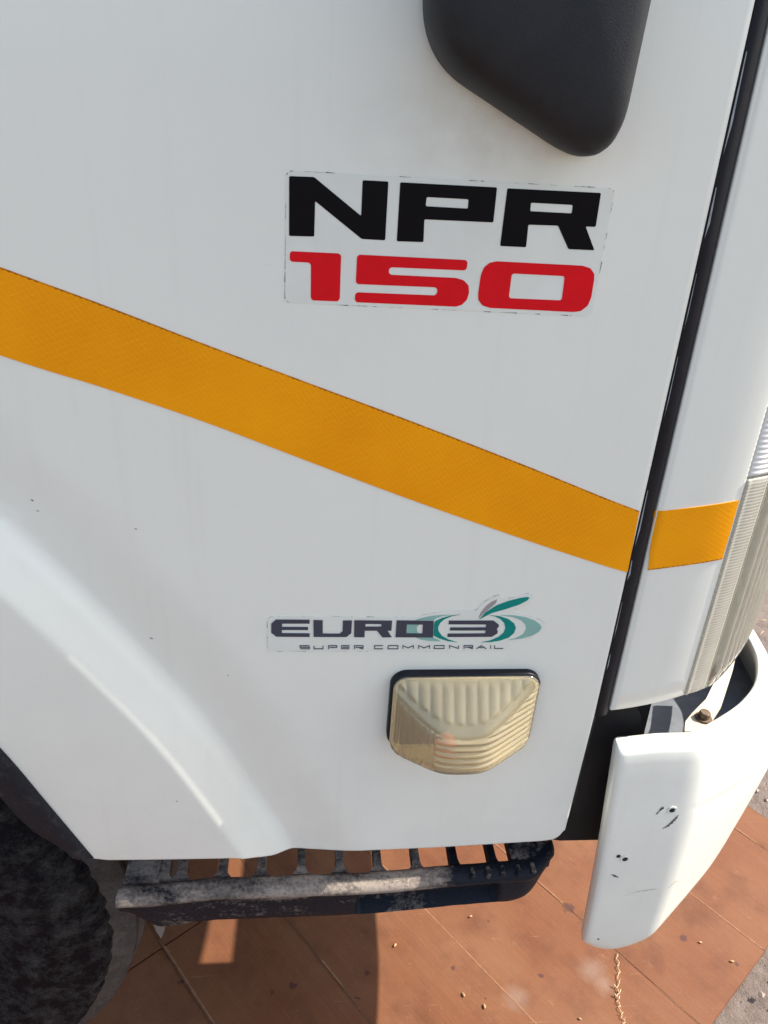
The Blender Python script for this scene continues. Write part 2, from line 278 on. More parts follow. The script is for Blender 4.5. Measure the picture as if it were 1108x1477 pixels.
def mat_plank():
    t = NT('plywood_board'); p = t.pos(); r = t.n('ShaderNodeObjectInfo').outputs['Random']
    q = t.map(p, (1, 1, 1), (0, 0, R(53.13)))                       # x now runs along the boards
    off = t.n('ShaderNodeCombineXYZ', i_0=t.math('MULTIPLY', r, 30.0), i_1=t.math('MULTIPLY', r, 17.0), i_2=0.0).outputs[0]
    q = t.n('ShaderNodeVectorMath', operation='ADD', i_0=q, i_1=off).outputs[0]
    g = t.noise(t.map(q, (3.0, 40.0, 1)), 1.6, 7, 0.62); g2 = t.noise(t.map(q, (10.0, 240.0, 1)), 1.0, 4, 0.6)
    big = t.noise(p, 3.2, 5, 0.6); fine = t.noise(p, 220, 5, 0.7)
    c = t.mix(t.ramp(g, 0.28, 0.72), (0.150, 0.0490, 0.0160), (0.180, 0.0630, 0.0215))
    c = t.mix(t.math('MULTIPLY', t.ramp(g2, 0.35, 0.7), 0.12), c, (0.10, 0.032, 0.012))
    c = t.mix(t.math('MULTIPLY', t.ramp(big, 0.40, 0.72), 0.70), c, (0.225, 0.110, 0.054))        # dust film
    c = t.mix(t.math('MULTIPLY', t.ramp(fine, 0.58, 0.78), 0.35), c, (0.25, 0.135, 0.072))
    mid = t.noise(p, 11, 6, 0.65); c = t.mix(t.math('MULTIPLY', t.ramp(mid, 0.48, 0.70), 0.6), c, (0.092, 0.030, 0.012))
    wob = t.n('ShaderNodeVectorMath', operation='SCALE', i_0=t.n('ShaderNodeTexNoise', i_Vector=p, i_Scale=45.0, i_Detail=4.0).outputs[1]); wob.inputs['Scale'].default_value = 0.022
    pw = t.n('ShaderNodeVectorMath', operation='ADD', i_0=p, i_1=wob.outputs[0]).outputs[0]
    m = None
    sz = [0.006, .0035, .011, .0065, .0065, .0055, .0045, .005, .003, .005, .005, .004]
    for (x, y), rad in zip(STAINS, sz):
        d = t.n('ShaderNodeVectorMath', operation='DISTANCE', i_0=pw, i_1=(x + .011, y + .011, 0.011)).outputs['Value']
        k = t.ramp(d, rad * 0.75, rad * 1.25, 1, 0); m = k if m is None else t.math('MAXIMUM', m, k)
    c = t.mix(t.math('MULTIPLY', m, 0.72), c, (0.055, 0.020, 0.020))
    wear = t.noise(t.map(p, (1, 1, 1), (0, 0, R(20))), 26, 8, 0.75)
    c = t.mix(t.math('MULTIPLY', t.ramp(wear, 0.60, 0.72), 0.5), c, (0.27, 0.15, 0.075))
    scr = t.noise(t.map(p, (7, 190, 1), (0, 0, R(-38))), 1.0, 3, 0.5)
    c = t.mix(t.math('MULTIPLY', t.ramp(scr, 0.70, 0.73), 0.4), c, (0.30, 0.18, 0.10))
    # specks of old droppings all over
    v = t.n('ShaderNodeTexVoronoi', i_Vector=pw, i_Scale=13.0)
    sr = t.n('ShaderNodeSeparateColor', i_0=v.outputs['Color']).outputs[0]
    sp = t.math('MULTIPLY', t.ramp(v.outputs['Distance'], 0.03, 0.06, 1, 0), t.ramp(sr, 0.62, 0.66))
    c = t.mix(t.math('MULTIPLY', sp, 0.6), c, (0.06, 0.022, 0.014))
    m = None
    for (x, y), rad in zip(PALE, (.022, .016, .02)):
        d = t.n('ShaderNodeVectorMath', operation='DISTANCE', i_0=pw, i_1=(x + .011, y + .011, 0.011)).outputs['Value']
        k = t.ramp(d, rad * 0.3, rad * 1.5, 1, 0); m = k if m is None else t.math('MAXIMUM', m, k)
    c = t.mix(t.math('MULTIPLY', m, 0.45), c, (0.28, 0.19, 0.135))
    t.set(Base_Color=c, Roughness=t.ramp(big, 0.3, 0.7, 0.62, 0.8), Specular_IOR_Level=0.3); t.bump(t.math('ADD', g2, t.math('MULTIPLY', fine, 0.6)), 0.0006, 0.8)
    return t.m
def mat_soil():
    t = NT('dry_soil'); p = t.pos(); a = t.noise(p, 3, 8, 0.65); b = t.noise(p, 60, 8, 0.7); c3 = t.noise(p, 320, 4, 0.7)
    c = t.mix(t.ramp(a, 0.3, 0.7), (0.145, 0.104, 0.081), (0.205, 0.155, 0.124))
    c = t.mix(t.ramp(b, 0.35, 0.7, 0, 0.7), c, (0.255, 0.20, 0.165)); c = t.mix(t.ramp(c3, 0.55, 0.75, 0, 0.6), c, (0.17, 0.12, 0.09))
    t.set(Base_Color=c, Roughness=0.95); t.bump(t.math('ADD', b, t.math('MULTIPLY', c3, 0.5)), 0.008, 0.9)
    return t.m

M_PAINT = mat_paint()
M_BLACK = mat_plastic('black_plastic', (0.007, 0.007, 0.009), amount=0.06)
M_MIRROR = mat_plastic('dusty_dark_plastic', (0.006, 0.0068, 0.009), (0.062, 0.064, 0.066), 0.28, 0.5, 0.32)
M_TRIM = mat_mud('arch_trim_plastic', (0.013, 0.014, 0.018), (0.085, 0.080, 0.074), 0.5, 0.8, 0.66, 20)
M_SEAL = mat_plastic('black_rubber_seal', (0.006, 0.006, 0.009), (0.04, 0.04, 0.04), 0.25, 0.42)
M_SHADE = mat_simple('underbody_black', (0.02, 0.02, 0.022), 0.8)
M_TAPE = mat_tape(); M_STICK = mat_sticker()
INK = {'k': mat_ink('black_ink', (0.0035, 0.0035, 0.005), 0.2), 'r': mat_ink('red_ink', (0.74, 0.008, 0.014), 0.35),
       'g': mat_ink('grey_ink', (0.066, 0.066, 0.082)), 't': mat_ink('teal_ink', (0.007, 0.24, 0.19)),
       'm': mat_ink('pale_green_ink', (0.27, 0.47, 0.39)), 'w': mat_ink('warm_grey_ink', (0.34, 0.31, 0.29))}
M_GRIME = mat_simple('grime', (0.10, 0.085, 0.07), 0.9, 0.5, 500)
M_LENS = mat_lens('yellowed_lens', (0.985, 0.87, 0.58), 0.92, 0.07, 0.18)
M_CLEAR = mat_lens('corner_lens', (0.66, 0.64, 0.55), 0.85, 0.10, 0.15)
M_CLEARH = mat_lens('corner_lens_ribbed', (0.70, 0.67, 0.56), 0.5, 0.25, 0.55, 0.0036)
M_RIBW = None
M_SILVER = mat_simple('lamp_reflector', (0.86, 0.82, 0.70), 0.28, 0.06, metal=0.15)
M_BULB = mat_simple('amber_bulb', (0.75, 0.17, 0.06), 0.2)
M_STEP = mat_mud('muddy_step', (0.007, 0.010, 0.016), (0.35, 0.285, 0.225), 0.518, 0.540, 0.70, 30, (0.5, 1, 1), 0.05, 0.25, (0.165, 0.20))
M_STEPD = mat_mud('step_plastic', (0.007, 0.010, 0.016), (0.40, 0.32, 0.25), 0.5, 0.6, 0.68, 26, (1, 1, 1), 0.08, 0.06)
M_TYRE = mat_mud('muddy_tyre', (0.005, 0.005, 0.007), (0.060, 0.056, 0.050), 0.2, 0.5, 0.575, 42, (1, 1, 1), 0.16, spec=0.04)
M_TREAD = mat_mud('dusty_tread', (0.048, 0.043, 0.040), (0.095, 0.083, 0.073), 0.2, 0.5, 0.44, 30)
M_RIM = mat_simple('rim_paint', (0.35, 0.33, 0.3), 0.5)
M_BRKT = mat_simple('cream_bracket', (0.62, 0.53, 0.38), 0.6, 0.12)
M_BOLT = mat_simple('rusty_bolt', (0.16, 0.11, 0.07), 0.6, 0.35, 200, metal=0.5)
M_PLANK = mat_plank(); M_SOIL = mat_soil()
M_JOINT = mat_simple('joint_dust', (0.205, 0.094, 0.042), 0.9, 0.25, 90, 0.0005)
M_STRAW = mat_simple('dry_straw', (0.62, 0.45, 0.24), 0.7, 0.25, 200)
M_HUSK = mat_simple('seed_husk', (0.42, 0.24, 0.10), 0.6, 0.4, 300)
M_STONE = mat_simple('soil_crumbs', (0.34, 0.26, 0.2), 0.95, 0.3, 80)
M_EDGE = mat_simple('bare_edge', (0.30, 0.31, 0.32), 0.45, 0.3, 120)
M_DARKHOLE = mat_simple('hole_dark', (0.012, 0.012, 0.012), 0.9)

# ------------------------------------------------------------------ ground
def axis(segs):
    out = []
    for a, b, n in segs: out += [lerp(a, b, i / n) for i in range(n)]
    return out + [segs[-1][1]]
gx = axis([(-60, -4, 8), (-4, 0.2, 14), (0.2, 2.0, 200), (2.0, 6, 30), (6, 80, 10)])
gy = axis([(-60, -3, 8), (-3, -0.4, 10), (-0.4, 2.0, 260), (2.0, 6, 30), (6, 80, 10)])
rows = []
for y in gy:
    r = []
    for x in gx:
        v = Vector((x, y, 0)); near = 1.0 if (0.2 <= x <= 2 and -0.4 <= y <= 2) else 0.3
        h = noise.fractal(v * 9, 0.9, 2.1, 5) * 0.006 + noise.noise(v * 45) * 0.0035 * near + noise.noise(v * 2) * 0.004
        wv = 0.8 * x + 0.6 * y; lv = 0.6 * x - 0.8 * y                 # sand banks up a little against the boards
        dd = max(wv - 1.133, lv - 0.348, 0.0)
        r.append((x, y, -0.020 + h + 0.010 * smooth(0.0, 0.16, dd)))
    rows.append(r)
tag(grid('ground', rows, M_SOIL), kind='structure')

random.seed(4)
V, F = [], []
for i in range(2600):                                                  # crumbs of soil and grit
    while True:
        x, y = random.uniform(0.4, 2.0), random.uniform(-0.3, 1.9)
        if 0.8 * x + 0.6 * y > 1.135 or 0.6 * x - 0.8 * y > 0.35: break
    s = random.choice((1, 1, 1, 2, 3)) * random.uniform(0.0012, 0.0026); b = len(V); c = Vector((x, y, -0.012 + s * 0.3))
    for d in ((1, 0, 0), (0, 1, 0), (-1, 0, 0), (0, -1, 0), (0, 0, .8), (0, 0, -1)):
        V.append(c + Vector([k * s * random.uniform(0.6, 1.3) for k in d]))
    F += [(b + a, b + (a + 1) % 4, b + 4) for a in range(4)] + [(b + (a + 1) % 4, b + a, b + 5) for a in range(4)]
tag(mesh_obj('soil_crumbs', V, F, M_STONE, None, False), 'small crumbs of dry soil and grit beside the boards', 'soil', kind='stuff')
V, F = [], []
for i in range(420):                                                   # straw litter
    while True:
        x, y = random.uniform(0.5, 2.0), random.uniform(-0.2, 1.9)
        if 0.8 * x + 0.6 * y > 1.14: break
    a = random.uniform(0, math.pi); L = random.uniform(0.008, 0.035)
    p0 = Vector((x, y, -0.010)); p1 = p0 + Vector((math.cos(a) * L, math.sin(a) * L, random.uniform(0, 0.006)))
    tv, tf = tube([p0, p0.lerp(p1, .5) + Vector((0, 0, .003)), p1], random.uniform(.0006, .0012), 4); b = len(V); V += tv; F += [tuple(k + b for k in f) for f in tf]
tag(mesh_obj('straw_litter', V, F, M_STRAW), 'scattered bits of dry straw lying on the bare soil', 'straw', kind='stuff')

# plank floor: boards run along L, side by side along W
Wv, Lv = Vector((0.8, 0.6, 0)), Vector((0.6, -0.8, 0))
floor = tag(empty('board_floor', (0, 0, 0)), kind='structure')
bounds = [-0.9, -0.683, -0.466, -0.250, -0.033, 0.170, 0.3835, 0.603, 0.823, 1.050, 1.133]
def plank(w0, w1, l0, l1, dz):
    g = 0.0012; bm = bmesh.new(); bmesh.ops.create_cube(bm, size=1)
    for v in bm.verts:
        w = w0 + g if v.co.x < 0 else w1 - g; l = l0 if v.co.y < 0 else l1; z = -0.012 if v.co.z < 0 else dz
        v.co = Wv * w + Lv * l + Vector((0, 0, z))
    bmesh.ops.bevel(bm, geom=[e for e in bm.edges if all(v.co.z > -0.005 for v in e.verts)], offset=0.0009, segments=2, affect='EDGES')
    bmesh.ops.recalc_face_normals(bm, faces=bm.faces[:])
    me = bpy.data.meshes.new('plank'); bm.to_mesh(me); bm.free(); me.materials.append(M_PLANK)
    return link(bpy.data.objects.new('plank', me), floor)
random.seed(2)
for w0, w1 in zip(bounds, bounds[1:]):
    dz = random.uniform(-0.0006, 0.0006)
    if w1 < 0.2:
        plank(w0, w1, -3.0, -0.3685, dz); plank(w0, w1, -0.3665, 0.348, dz - 0.001)
    else:
        plank(w0, w1, -3.0, 0.345 + random.uniform(-0.004, 0.004), dz)
for w in bounds[1:-1]:                                                 # dust packed into each joint
    c0, c1 = Wv * (w - 0.004) , Wv * (w + 0.004)
    rr = []
    for k in range(60):
        l = lerp(-2.9, 0.34, k / 59); jz = 0.0001 + 0.0009 * noise.noise(Vector((w * 9, l * 30, 0)))
        wob = 0.0012 * noise.noise(Vector((l * 60, w, 3)))
        rr.append([c0 + Lv * l + Vector((0, 0, -0.006)), Wv * (w - 0.0020 + wob) + Lv * l + Vector((0, 0, jz)), Wv * (w + 0.0020 + wob) + Lv * l + Vector((0, 0, jz)), c1 + Lv * l + Vector((0, 0, -0.006))])
    grid('joint_dust', rr, M_JOINT, floor)

# ------------------------------------------------------------------ the truck
truck = tag(empty('truck', (0, 0, 0)), 'white light truck seen close at its lettered door, front corner and bumper end', 'truck')

K = 0.012
def base_y(z): return K * max(0.0, 1.45 - z) ** 2
CREST = [(0.50, -0.036), (0.60, -0.068), (0.642, -0.085), (0.757, -0.137), (0.843, -0.186), (0.964, -0.268), (1.06, -0.35), (1.2, -0.50), (1.6, -1.0)]
_cq = catmull([(z, x, 0) for z, x in CREST], 6); CQ = [(p.x, p.y) for p in _cq]
FL = 0.0212
def flare(x, z):
    xc = interp(CQ, z); sl = (interp(CQ, z + 0.01) - interp(CQ, z - 0.01)) / 0.02
    d = (x - xc) / math.sqrt(1 + sl * sl)
    def ramp(a, k):                                                   # integral of a soft step: straight slope, soft ends
        return a if a > 30 * k else k * math.log(1 + math.exp(a / k))
    h = FL * (1 - (ramp(d - 0.003, 0.0016) - ramp(d - 0.037, 0.0032)) / 0.034)
    if d < 0: h -= 0.08 * d * d
    h -= 0.0062 * smooth(0.030, 0.050, d) * (1 - smooth(0.050, 0.125, d))
    return h
def door_y(x, z): return base_y(z) - flare(x, z)

ZB = [(-0.23, 0.610), (-0.215, 0.607), (-0.095, 0.606), (-0.085, 0.606), (-0.075, 0.6055), (-0.065, 0.603), (-0.055, 0.5985), (-0.045, 0.593), (-0.035, 0.5885), (-0.02, 0.585), (0.01, 0.583), (0.16, 0.586), (0.285, 0.592), (0.30, 0.5945), (0.306, 0.600), (0.3105, 0.611)]
XL = [(0.58, -0.222), (0.612, -0.2315), (0.70, -0.266), (0.781, -0.299), (0.88, -0.352), (0.95, -0.41), (1.0, -0.48), (1.03, -0.57), (1.05, -0.70)]
def door_xr(z): return 0.3105 - 0.0235 * (max(z, 0.6) - 0.8) * (1 if z > 0.8 else 0.2)
ZT = 1.62
NU, NV = 230, 250
rows = []
for j in range(NV + 1):
    v = j / NV; v = v ** 1.15; r = []
    for i in range(NU + 1):
        u = i / NU
        z = lerp(0.6, ZT, v)
        for _ in range(2):
            x = lerp(interp(XL, z), door_xr(z), u); z = lerp(interp(ZB, x), ZT, v)
        r.append((x, door_y(x, z), z))
    rows.append(r)
# rolled edge all round: two more rings turning inwards
def ring_pt(p, ox, oz, dy): return (p[0] + ox, p[1] + dy, p[2] + oz)
full = []
def edge_row(r, oz, dy): return [ring_pt(p, 0, oz, dy) for p in r]
full = [edge_row(rows[0], -0.0016, 0.022), edge_row(rows[0], -0.0016, 0.004), edge_row(rows[0], -0.0009, 0.0010)] + rows
full = [[ring_pt(r[0], -0.0016, 0, 0.022), ring_pt(r[0], -0.0016, 0, 0.004), ring_pt(r[0], -0.0009, 0, 0.001)] + r + [ring_pt(r[-1], 0.0004, 0, 0.0006), ring_pt(r[-1], 0.0007, 0, 0.003), ring_pt(r[-1], 0.0007, 0, 0.024)] for r in full]
door = grid('door', full, M_PAINT, truck)

def plate(name, outer, holes, m, parent, off, thick=0.00025, surf=door_y):
    """flat printed film following the door: outline (mm) with holes, front off metres proud."""
    loops = [[Vector((a / 1000, b / 1000, 0)) for a, b in lp] for lp in [outer] + list(holes)]
    flat = [p for lp in loops for p in lp]; tris = tessellate_polygon(loops); n = len(flat)
    V = [(p.x, surf(p.x, p.y) - off, p.y) for p in flat] + [(p.x, surf(p.x, p.y) - off + thick, p.y) for p in flat]
    F = [tuple(t) for t in tris]; k = 0
    for lp in loops:
        m_ = len(lp)
        for i in range(m_): F.append((k + i, k + (i + 1) % m_, n + k + (i + 1) % m_, n + k + i))
        k += m_
    return fix_normals(mesh_obj(name, V, F, m, parent, False))
def round_poly(pts, rads, n=4):
    out = []; N = len(pts)
    for i in range(N):
        r = rads[i] if isinstance(rads, (list, tuple)) else rads
        p = Vector(pts[i]); a = (Vector(pts[i - 1]) - p); b = (Vector(pts[(i + 1) % N]) - p)
        ra = min(r, a.length * 0.45); rb = min(r, b.length * 0.45); pa = p + a.normalized() * ra; pb = p + b.normalized() * rb
        for k in range(n + 1):
            t = k / n; q = pa * (1 - t) ** 2 + p * (2 * t * (1 - t)) + pb * t * t; out.append((q.x, q.y))
    return out
def grime_line(outline, parent, off, seed, dens=0.55, w=0.35):
    """dirt caught along the edge of a film: short broken dark lines."""
    random.seed(seed); V, F = [], []; N = len(outline)
    for i in range(N):
        a, b = Vector(outline[i]), Vector(outline[(i + 1) % N]); L = (b - a).length; t = 0.0
        while t < L:
            s = random.uniform(1.5, 9)
            if random.random() < dens:
                d = (b - a) / L; nn = Vector((-d.y, d.x)); e = min(L, t + s); ww = w * random.choice((0.5, 0.7, 1, 1.6))
                k = len(V)
                for q in (a + d * t - nn * ww * .3, a + d * e - nn * ww * .1, a + d * e + nn * ww * .3, a + d * t + nn * ww):
                    V.append((q.x / 1000, door_y(q.x / 1000, q.y / 1000) - off, q.y / 1000))
                F.append((k, k + 1, k + 2, k + 3))
            t += s
    if V:
        tag(mesh_obj('edge_grime', V, F, M_GRIME, parent, False), kind='stuff')

# model sticker
base = round_poly(NPR_BASE, 5)
npr = plate('model_sticker', base, [], M_STICK, truck, 0.0004, 0.0006)
npr['label'] = 'white sticker reading NPR 150 in black and red'
for ch, ink, outer, holes in NPR:
    o = plate('letter', round_poly(outer, 1.0, 2), [round_poly(h, 1.0, 2) for h in holes], INK[ink], npr, 0.0007)
    o['label'] = ('black letter ' if ink == 'k' else 'red digit ') + ch
grime_line(base, npr, 0.00055, 1, 0.28, 0.30)
# emission sticker
eur = plate('emission_sticker', EURO_BASE, [], M_STICK, truck, 0.0004, 0.0006)
eur['label'] = 'small clear sticker reading EURO 3 SUPER COMMONRAIL with green swirl'
for nm, ink, outer, off in SWIRL:
    plate(nm, outer, [], INK[ink], eur, off / 1000 + 0.0001)
for ch, ink, outer, holes in EURO:
    o = plate('letter', outer, holes, INK[ink], eur, 0.0010); o['label'] = 'grey letter ' + ch
for ch, bands in TEXT:
    V, F = [], []
    for Lp, Rp in bands:
        k = len(V); n = len(Lp)
        V += [(a / 1000, door_y(a / 1000, b / 1000) - 0.0009, b / 1000) for a, b in Lp + Rp]
        F += [(k + i, k + i + 1, k + n + i + 1, k + n + i) for i in range(n - 1)]
    fix_normals(mesh_obj('small_letter', V, F, INK['g'], eur, False))
grime_line(EURO_BASE, eur, 0.00055, 7, 0.30, 0.24)

# reflective tape across the door
def tape_rows(tops, bots, surf, off, n):
    Q = lambda tab, t: Vector(catT[tab][int(round(t * (len(catT[tab]) - 1)))])
    catT = [[(p.x, p.y) for p in catmull([(a, b, 0) for a, b in tab], 8)] for tab in (tops, bots)]
    m_ = len(catT[0]); rws, uv = [[] for _ in range(8)], [[] for _ in range(8)]; u = 0; pt = None
    for i in range(m_):
        T, B = Vector(catT[0][i]), Vector(catT[1][i]); C_ = (T + B) / 2
        if pt is not None: u += (C_ - pt).length / 1000
        pt = C_
        H = (T - B).length / 1000
        for k, (t, o) in enumerate([(0, 0.0), (0.0, off), (0.2, off), (0.4, off), (0.6, off), (0.8, off), (1, off), (1, 0.0)]):
            q = B.lerp(T, t); x, z = q.x / 1000, q.y / 1000
            rws[k].append((*surf(x, z, o),)); uv[k].append((u, 0.07 * t))
    return rws, uv
sl_t = (TAPE_T[1][1] - TAPE_T[0][1]) / (TAPE_T[1][0] - TAPE_T[0][0])
TT = [[-680, TAPE_T[0][1] + sl_t * (-680 - TAPE_T[0][0])], [-450, TAPE_T[0][1] + sl_t * (-450 - TAPE_T[0][0])]] + TAPE_T
TB = [[-690, TAPE_B[0][1] + sl_t * (-690 - TAPE_B[0][0])], [-460, TAPE_B[0][1] + sl_t * (-460 - TAPE_B[0][0])]] + TAPE_B
rws, uv = tape_rows(TT, TB, lambda x, z, o: (x, door_y(x, z) - o, z), 0.0007, 0)
sharp(grid('reflective_tape', rws, M_TAPE, truck, uvs=uv, close_v=False))['label'] = 'long amber reflective tape sloping across the door'

# small chips in the paint
random.seed(11)
for k, (x, z) in enumerate(CHIPS[:7]):
    a = random.uniform(-0.9, 0.2); L = random.uniform(1.2, 2.8) if k < 7 else 0.8; w = random.uniform(0.35, 0.7)
    d = Vector((math.cos(a), math.sin(a))); nn = Vector((-d.y, d.x)); out = []
    for q in range(9):
        th = q / 9 * 2 * math.pi; p = Vector((x, z)) + d * (L * math.cos(th) * random.uniform(.6, 1.1)) + nn * (w * math.sin(th) * random.uniform(.5, 1.1)); out.append((p.x, p.y))
    plate('paint_chip', out, [], M_GRIME if k != 1 else M_EDGE, door, 0.00015, 0.0002)

# ---------------------------------------------------------------- corner panel, seal, lamp glass
QP = catmull([(0.3255, 0.0010, 0), (0.345, 0.0012, 0), (0.367, 0.0016, 0), (0.392, 0.0030, 0), (0.410, 0.0058, 0), (0.430, 0.0125, 0), (0.458, 0.0285, 0), (0.515, 0.0830, 0), (0.558, 0.1400, 0), (0.582, 0.20, 0), (0.600, 0.34, 0), (0.61, 0.6, 0), (0.61, 1.0, 0), (0.61, 1.6, 0)], 14)
QS = [0.0]
for a, b in zip(QP, QP[1:]): QS.append(QS[-1] + (b - a).length)
def Q(s):
    for i in range(len(QS) - 1):
        if s <= QS[i + 1] or i == len(QS) - 2:
            t = (s - QS[i]) / (QS[i + 1] - QS[i]); p = QP[i].lerp(QP[i + 1], t); d = (QP[i + 1] - QP[i]).normalized()
            return p, Vector((d.y, -d.x, 0))
def s_at_x(x):
    for i in range(len(QP) - 1):
        if QP[i].x <= x <= QP[i + 1].x: return lerp(QS[i], QS[i + 1], (x - QP[i].x) / (QP[i + 1].x - QP[i].x))
S_L = s_at_x(0.4095)
def shell(s, z, o=0.0):
    p, n = Q(max(0.0, s)); q = p + n * o
    return (q.x - 0.0265 * (z - 0.8), q.y + base_y(z) * 0.8, z)
def strip(name, s0, s1, z0, z1, ns, nz, m, parent, relief=None, depth=0.008, off=0.0, lip=0.0015, sag=None):
    """piece of the cab's wrapped skin from arc s0 to s1 and z0 to z1, with rolled edges."""
    ss = [s0] * 3 + [lerp(s0, s1, i / ns) for i in range(ns + 1)] + [s1] * 3
    zz = [z0] * 3 + [lerp(z0, z1, j / nz) for j in range(nz + 1)] + [z1] * 3
    rr = []
    for j, z in enumerate(zz):
        r = []; ej = min(j, len(zz) - 1 - j)
        for i, s in enumerate(ss):
            ei = min(i, len(ss) - 1 - i); e = min(ei, ej)
            inn = {0: -depth, 1: -0.003, 2: -0.0008}.get(e, 0.0)
            es = lip * (1 - {0: 0, 1: 0.0, 2: 0.4}.get(ei, 1.0)) * (1 if i > len(ss) / 2 else -1)
            ez = lip * (1 - {0: 0, 1: 0.0, 2: 0.4}.get(ej, 1.0)) * (1 if j > len(zz) / 2 else -1)
            rel = relief(s, z) if relief and e > 2 else 0.0
            zq = z + (sag(s) * (z1 - z) / (z1 - z0) if sag else 0.0)
            x, y, _ = shell(s + es, zq, off + inn + rel); r.append((x, y, zq + ez))
        rr.append(r)
    return grid(name, rr, m, parent)
def roll(s, z): return -0.006 * (1 - smooth(-0.002, 0.010, s)) ** 2
corner = strip('corner_panel', 0.0035, S_L - 0.0022, 0.803, 1.62, 40, 30, M_PAINT, truck, relief=roll, depth=0.012, sag=lambda s: 0.018 * (max(0.0, s) / S_L) ** 1.3)
# black rubber seal filling the door gap
rr = []
for j in range(61):
    z = lerp(0.795, 1.62, j / 60); xa = door_xr(z) + 0.0006; xb = Q(0.0)[0].x - 0.0265 * (z - 0.8) + 0.0045; y = base_y(z)
    wv = 0.0006 * noise.noise(Vector((0, 0, z * 14)))
    rr.append([(xa - 0.0006, y + 0.03, z), (xa - 0.0003, y + 0.0010, z), (xa + 0.0010 + wv, y - 0.0003, z), (lerp(xa, xb, .4), y - 0.0004, z), (lerp(xa, xb, .75) + wv, y + 0.002, z), (xb, y + 0.009, z), (xb + 0.003, y + 0.03, z)])
grid('door_seal', rr, M_SEAL, truck)
# scraped bright line along the seal's door side
random.seed(3); V, F = [], []; z = 0.86
while z < 1.42:
    L = random.uniform(0.006, 0.07); k = len(V)
    if random.random() < 0.75:
        w = random.uniform(0.0006, 0.0018)
        for zz, ww in ((z, 0), (z + L * .3, w), (z + L, w * .4)):
            xa = door_xr(zz) + 0.0016; V += [(xa, base_y(zz) - 0.0008, zz), (xa + ww, base_y(zz) - 0.0009, zz)]
        F += [(k, k + 1, k + 3, k + 2), (k + 2, k + 3, k + 5, k + 4)]
    z += L + random.uniform(0.003, 0.03)
tag(mesh_obj('scraped_edge', V, F, M_EDGE, truck, False), kind='stuff')
# corner tape
SA, SB = s_at_x(0.3275), S_L - 0.004
rws, uv = [[] for _ in range(8)], [[] for _ in range(8)]
for i in range(33):
    f = i / 32; zt, zb = lerp(1.0475, 1.0590, f), lerp(0.9835, 0.9945, f)
    sa_t, sa_b = lerp(SA - 0.0015, SB, f), lerp(SA + 0.004, SB, f)
    for k, (t, o) in enumerate([(0, 0.0), (0, .0007), (.2, .0007), (.4, .0007), (.6, .0007), (.8, .0007), (1, .0007), (1, 0.0)]):
        z = lerp(zb, zt, t); s = lerp(sa_b, sa_t, t); rws[k].append(shell(s, z, o + roll(s, z))); uv[k].append((0.5 + s, 0.07 * (1 - t)))
sharp(grid('reflective_tape', rws, M_TAPE, truck, uvs=uv))['label'] = 'short amber reflective tape on the corner panel'

# corner lamp: flat edge strip, then upright ribs; parts of one lamp
clamp_ = strip('corner_lamp', S_L + 0.004, S_L + 0.24, 0.826, 1.073, 30, 10, mat_simple('grey_reflector', (0.50, 0.49, 0.45), 0.3, 0.1, metal=0.4), truck, off=-0.022, depth=0.02)
clamp_['label'] = 'pale ribbed corner lamp beside the white corner panel'
def lensrel(s, z):
    t = s - S_L
    if t < 0.0045: return 0.0012
    if t < 0.030: return 0.0
    if t < 0.034: return -0.0028
    return smooth(0.8225, 0.842, z) * smooth(1.077, 1.066, z) * 0.0030 * abs(math.sin((t - 0.034) / 0.0165 * math.pi)) - 0.0004
strip('lens_strip', S_L - 0.0005, S_L + 0.0300, 0.8205, 1.0790, 12, 40, M_CLEARH, clamp_, relief=lensrel, depth=0.014)
strip('lens', S_L + 0.0308, S_L + 0.26, 0.8205, 1.0790, 230, 56, M_CLEAR, clamp_, relief=lensrel, depth=0.014)
# the piece above the lamp, with fine level ribs, and the plain front beyond
def hr(s, z): return 0.0008 * (0.5 - 0.5 * math.cos((z - 1.083) / 0.0052 * 2 * math.pi))
t_ = NT('ribbed_white'); t_.set(Base_Color=(0.74, 0.72, 0.66), Roughness=0.4)
strip('headlamp_surround', S_L + 0.0005, S_L + 0.26, 1.0835, 1.45, 24, 480, t_.m, truck, relief=hr, depth=0.014)
strip('front_panel', S_L + 0.264, S_L + 1.2, 0.82, 1.62, 30, 6, M_PAINT, truck, depth=0.014)

# ---------------------------------------------------------------- side marker lamp
LX0, LX1, LZ0, LZ1 = 0.0885, 0.2395, 0.7640, 0.8590
lamp = empty('side_lamp', ((LX0 + LX1) / 2, base_y(0.81), (LZ0 + LZ1) / 2), truck)
lamp['label'] = 'yellowed turn lamp with black gasket low on the door'
LC = Vector(lamp.location)
def rrect(x0, x1, z0, z1, r, n=8):
    out = []
    for cx, cz, a0 in ((x1 - r, z1 - r, 0), (x0 + r, z1 - r, 90), (x0 + r, z0 + r, 180), (x1 - r, z0 + r, 270)):
        for k in range(n + 1): a = R(a0 + 90 * k / n); out.append((cx + r * math.cos(a), cz + r * math.sin(a)))
    return out
def ringloft(name, rings, m, parent, origin, cap=True):
    rr = [[(x - origin.x, y - origin.y, z - origin.z) for x, z in ring] for ring, y in rings]
    V = [p for r in rr for p in r]; n = len(rr[0]); F = []
    for j in range(len(rr) - 1):
        for i in range(n): F.append((j * n + i, j * n + (i + 1) % n, (j + 1) * n + (i + 1) % n, (j + 1) * n + i))
    if cap: F.append(tuple(range((len(rr) - 1) * n, len(rr) * n)))
    return fix_normals(mesh_obj(name, V, F, m, parent))
yb = base_y(0.81)
gk = lambda o, r: rrect(LX0 - .0010 - o, LX1 + .0002 + o, LZ0 - o, LZ1 + .0012 + o, r)
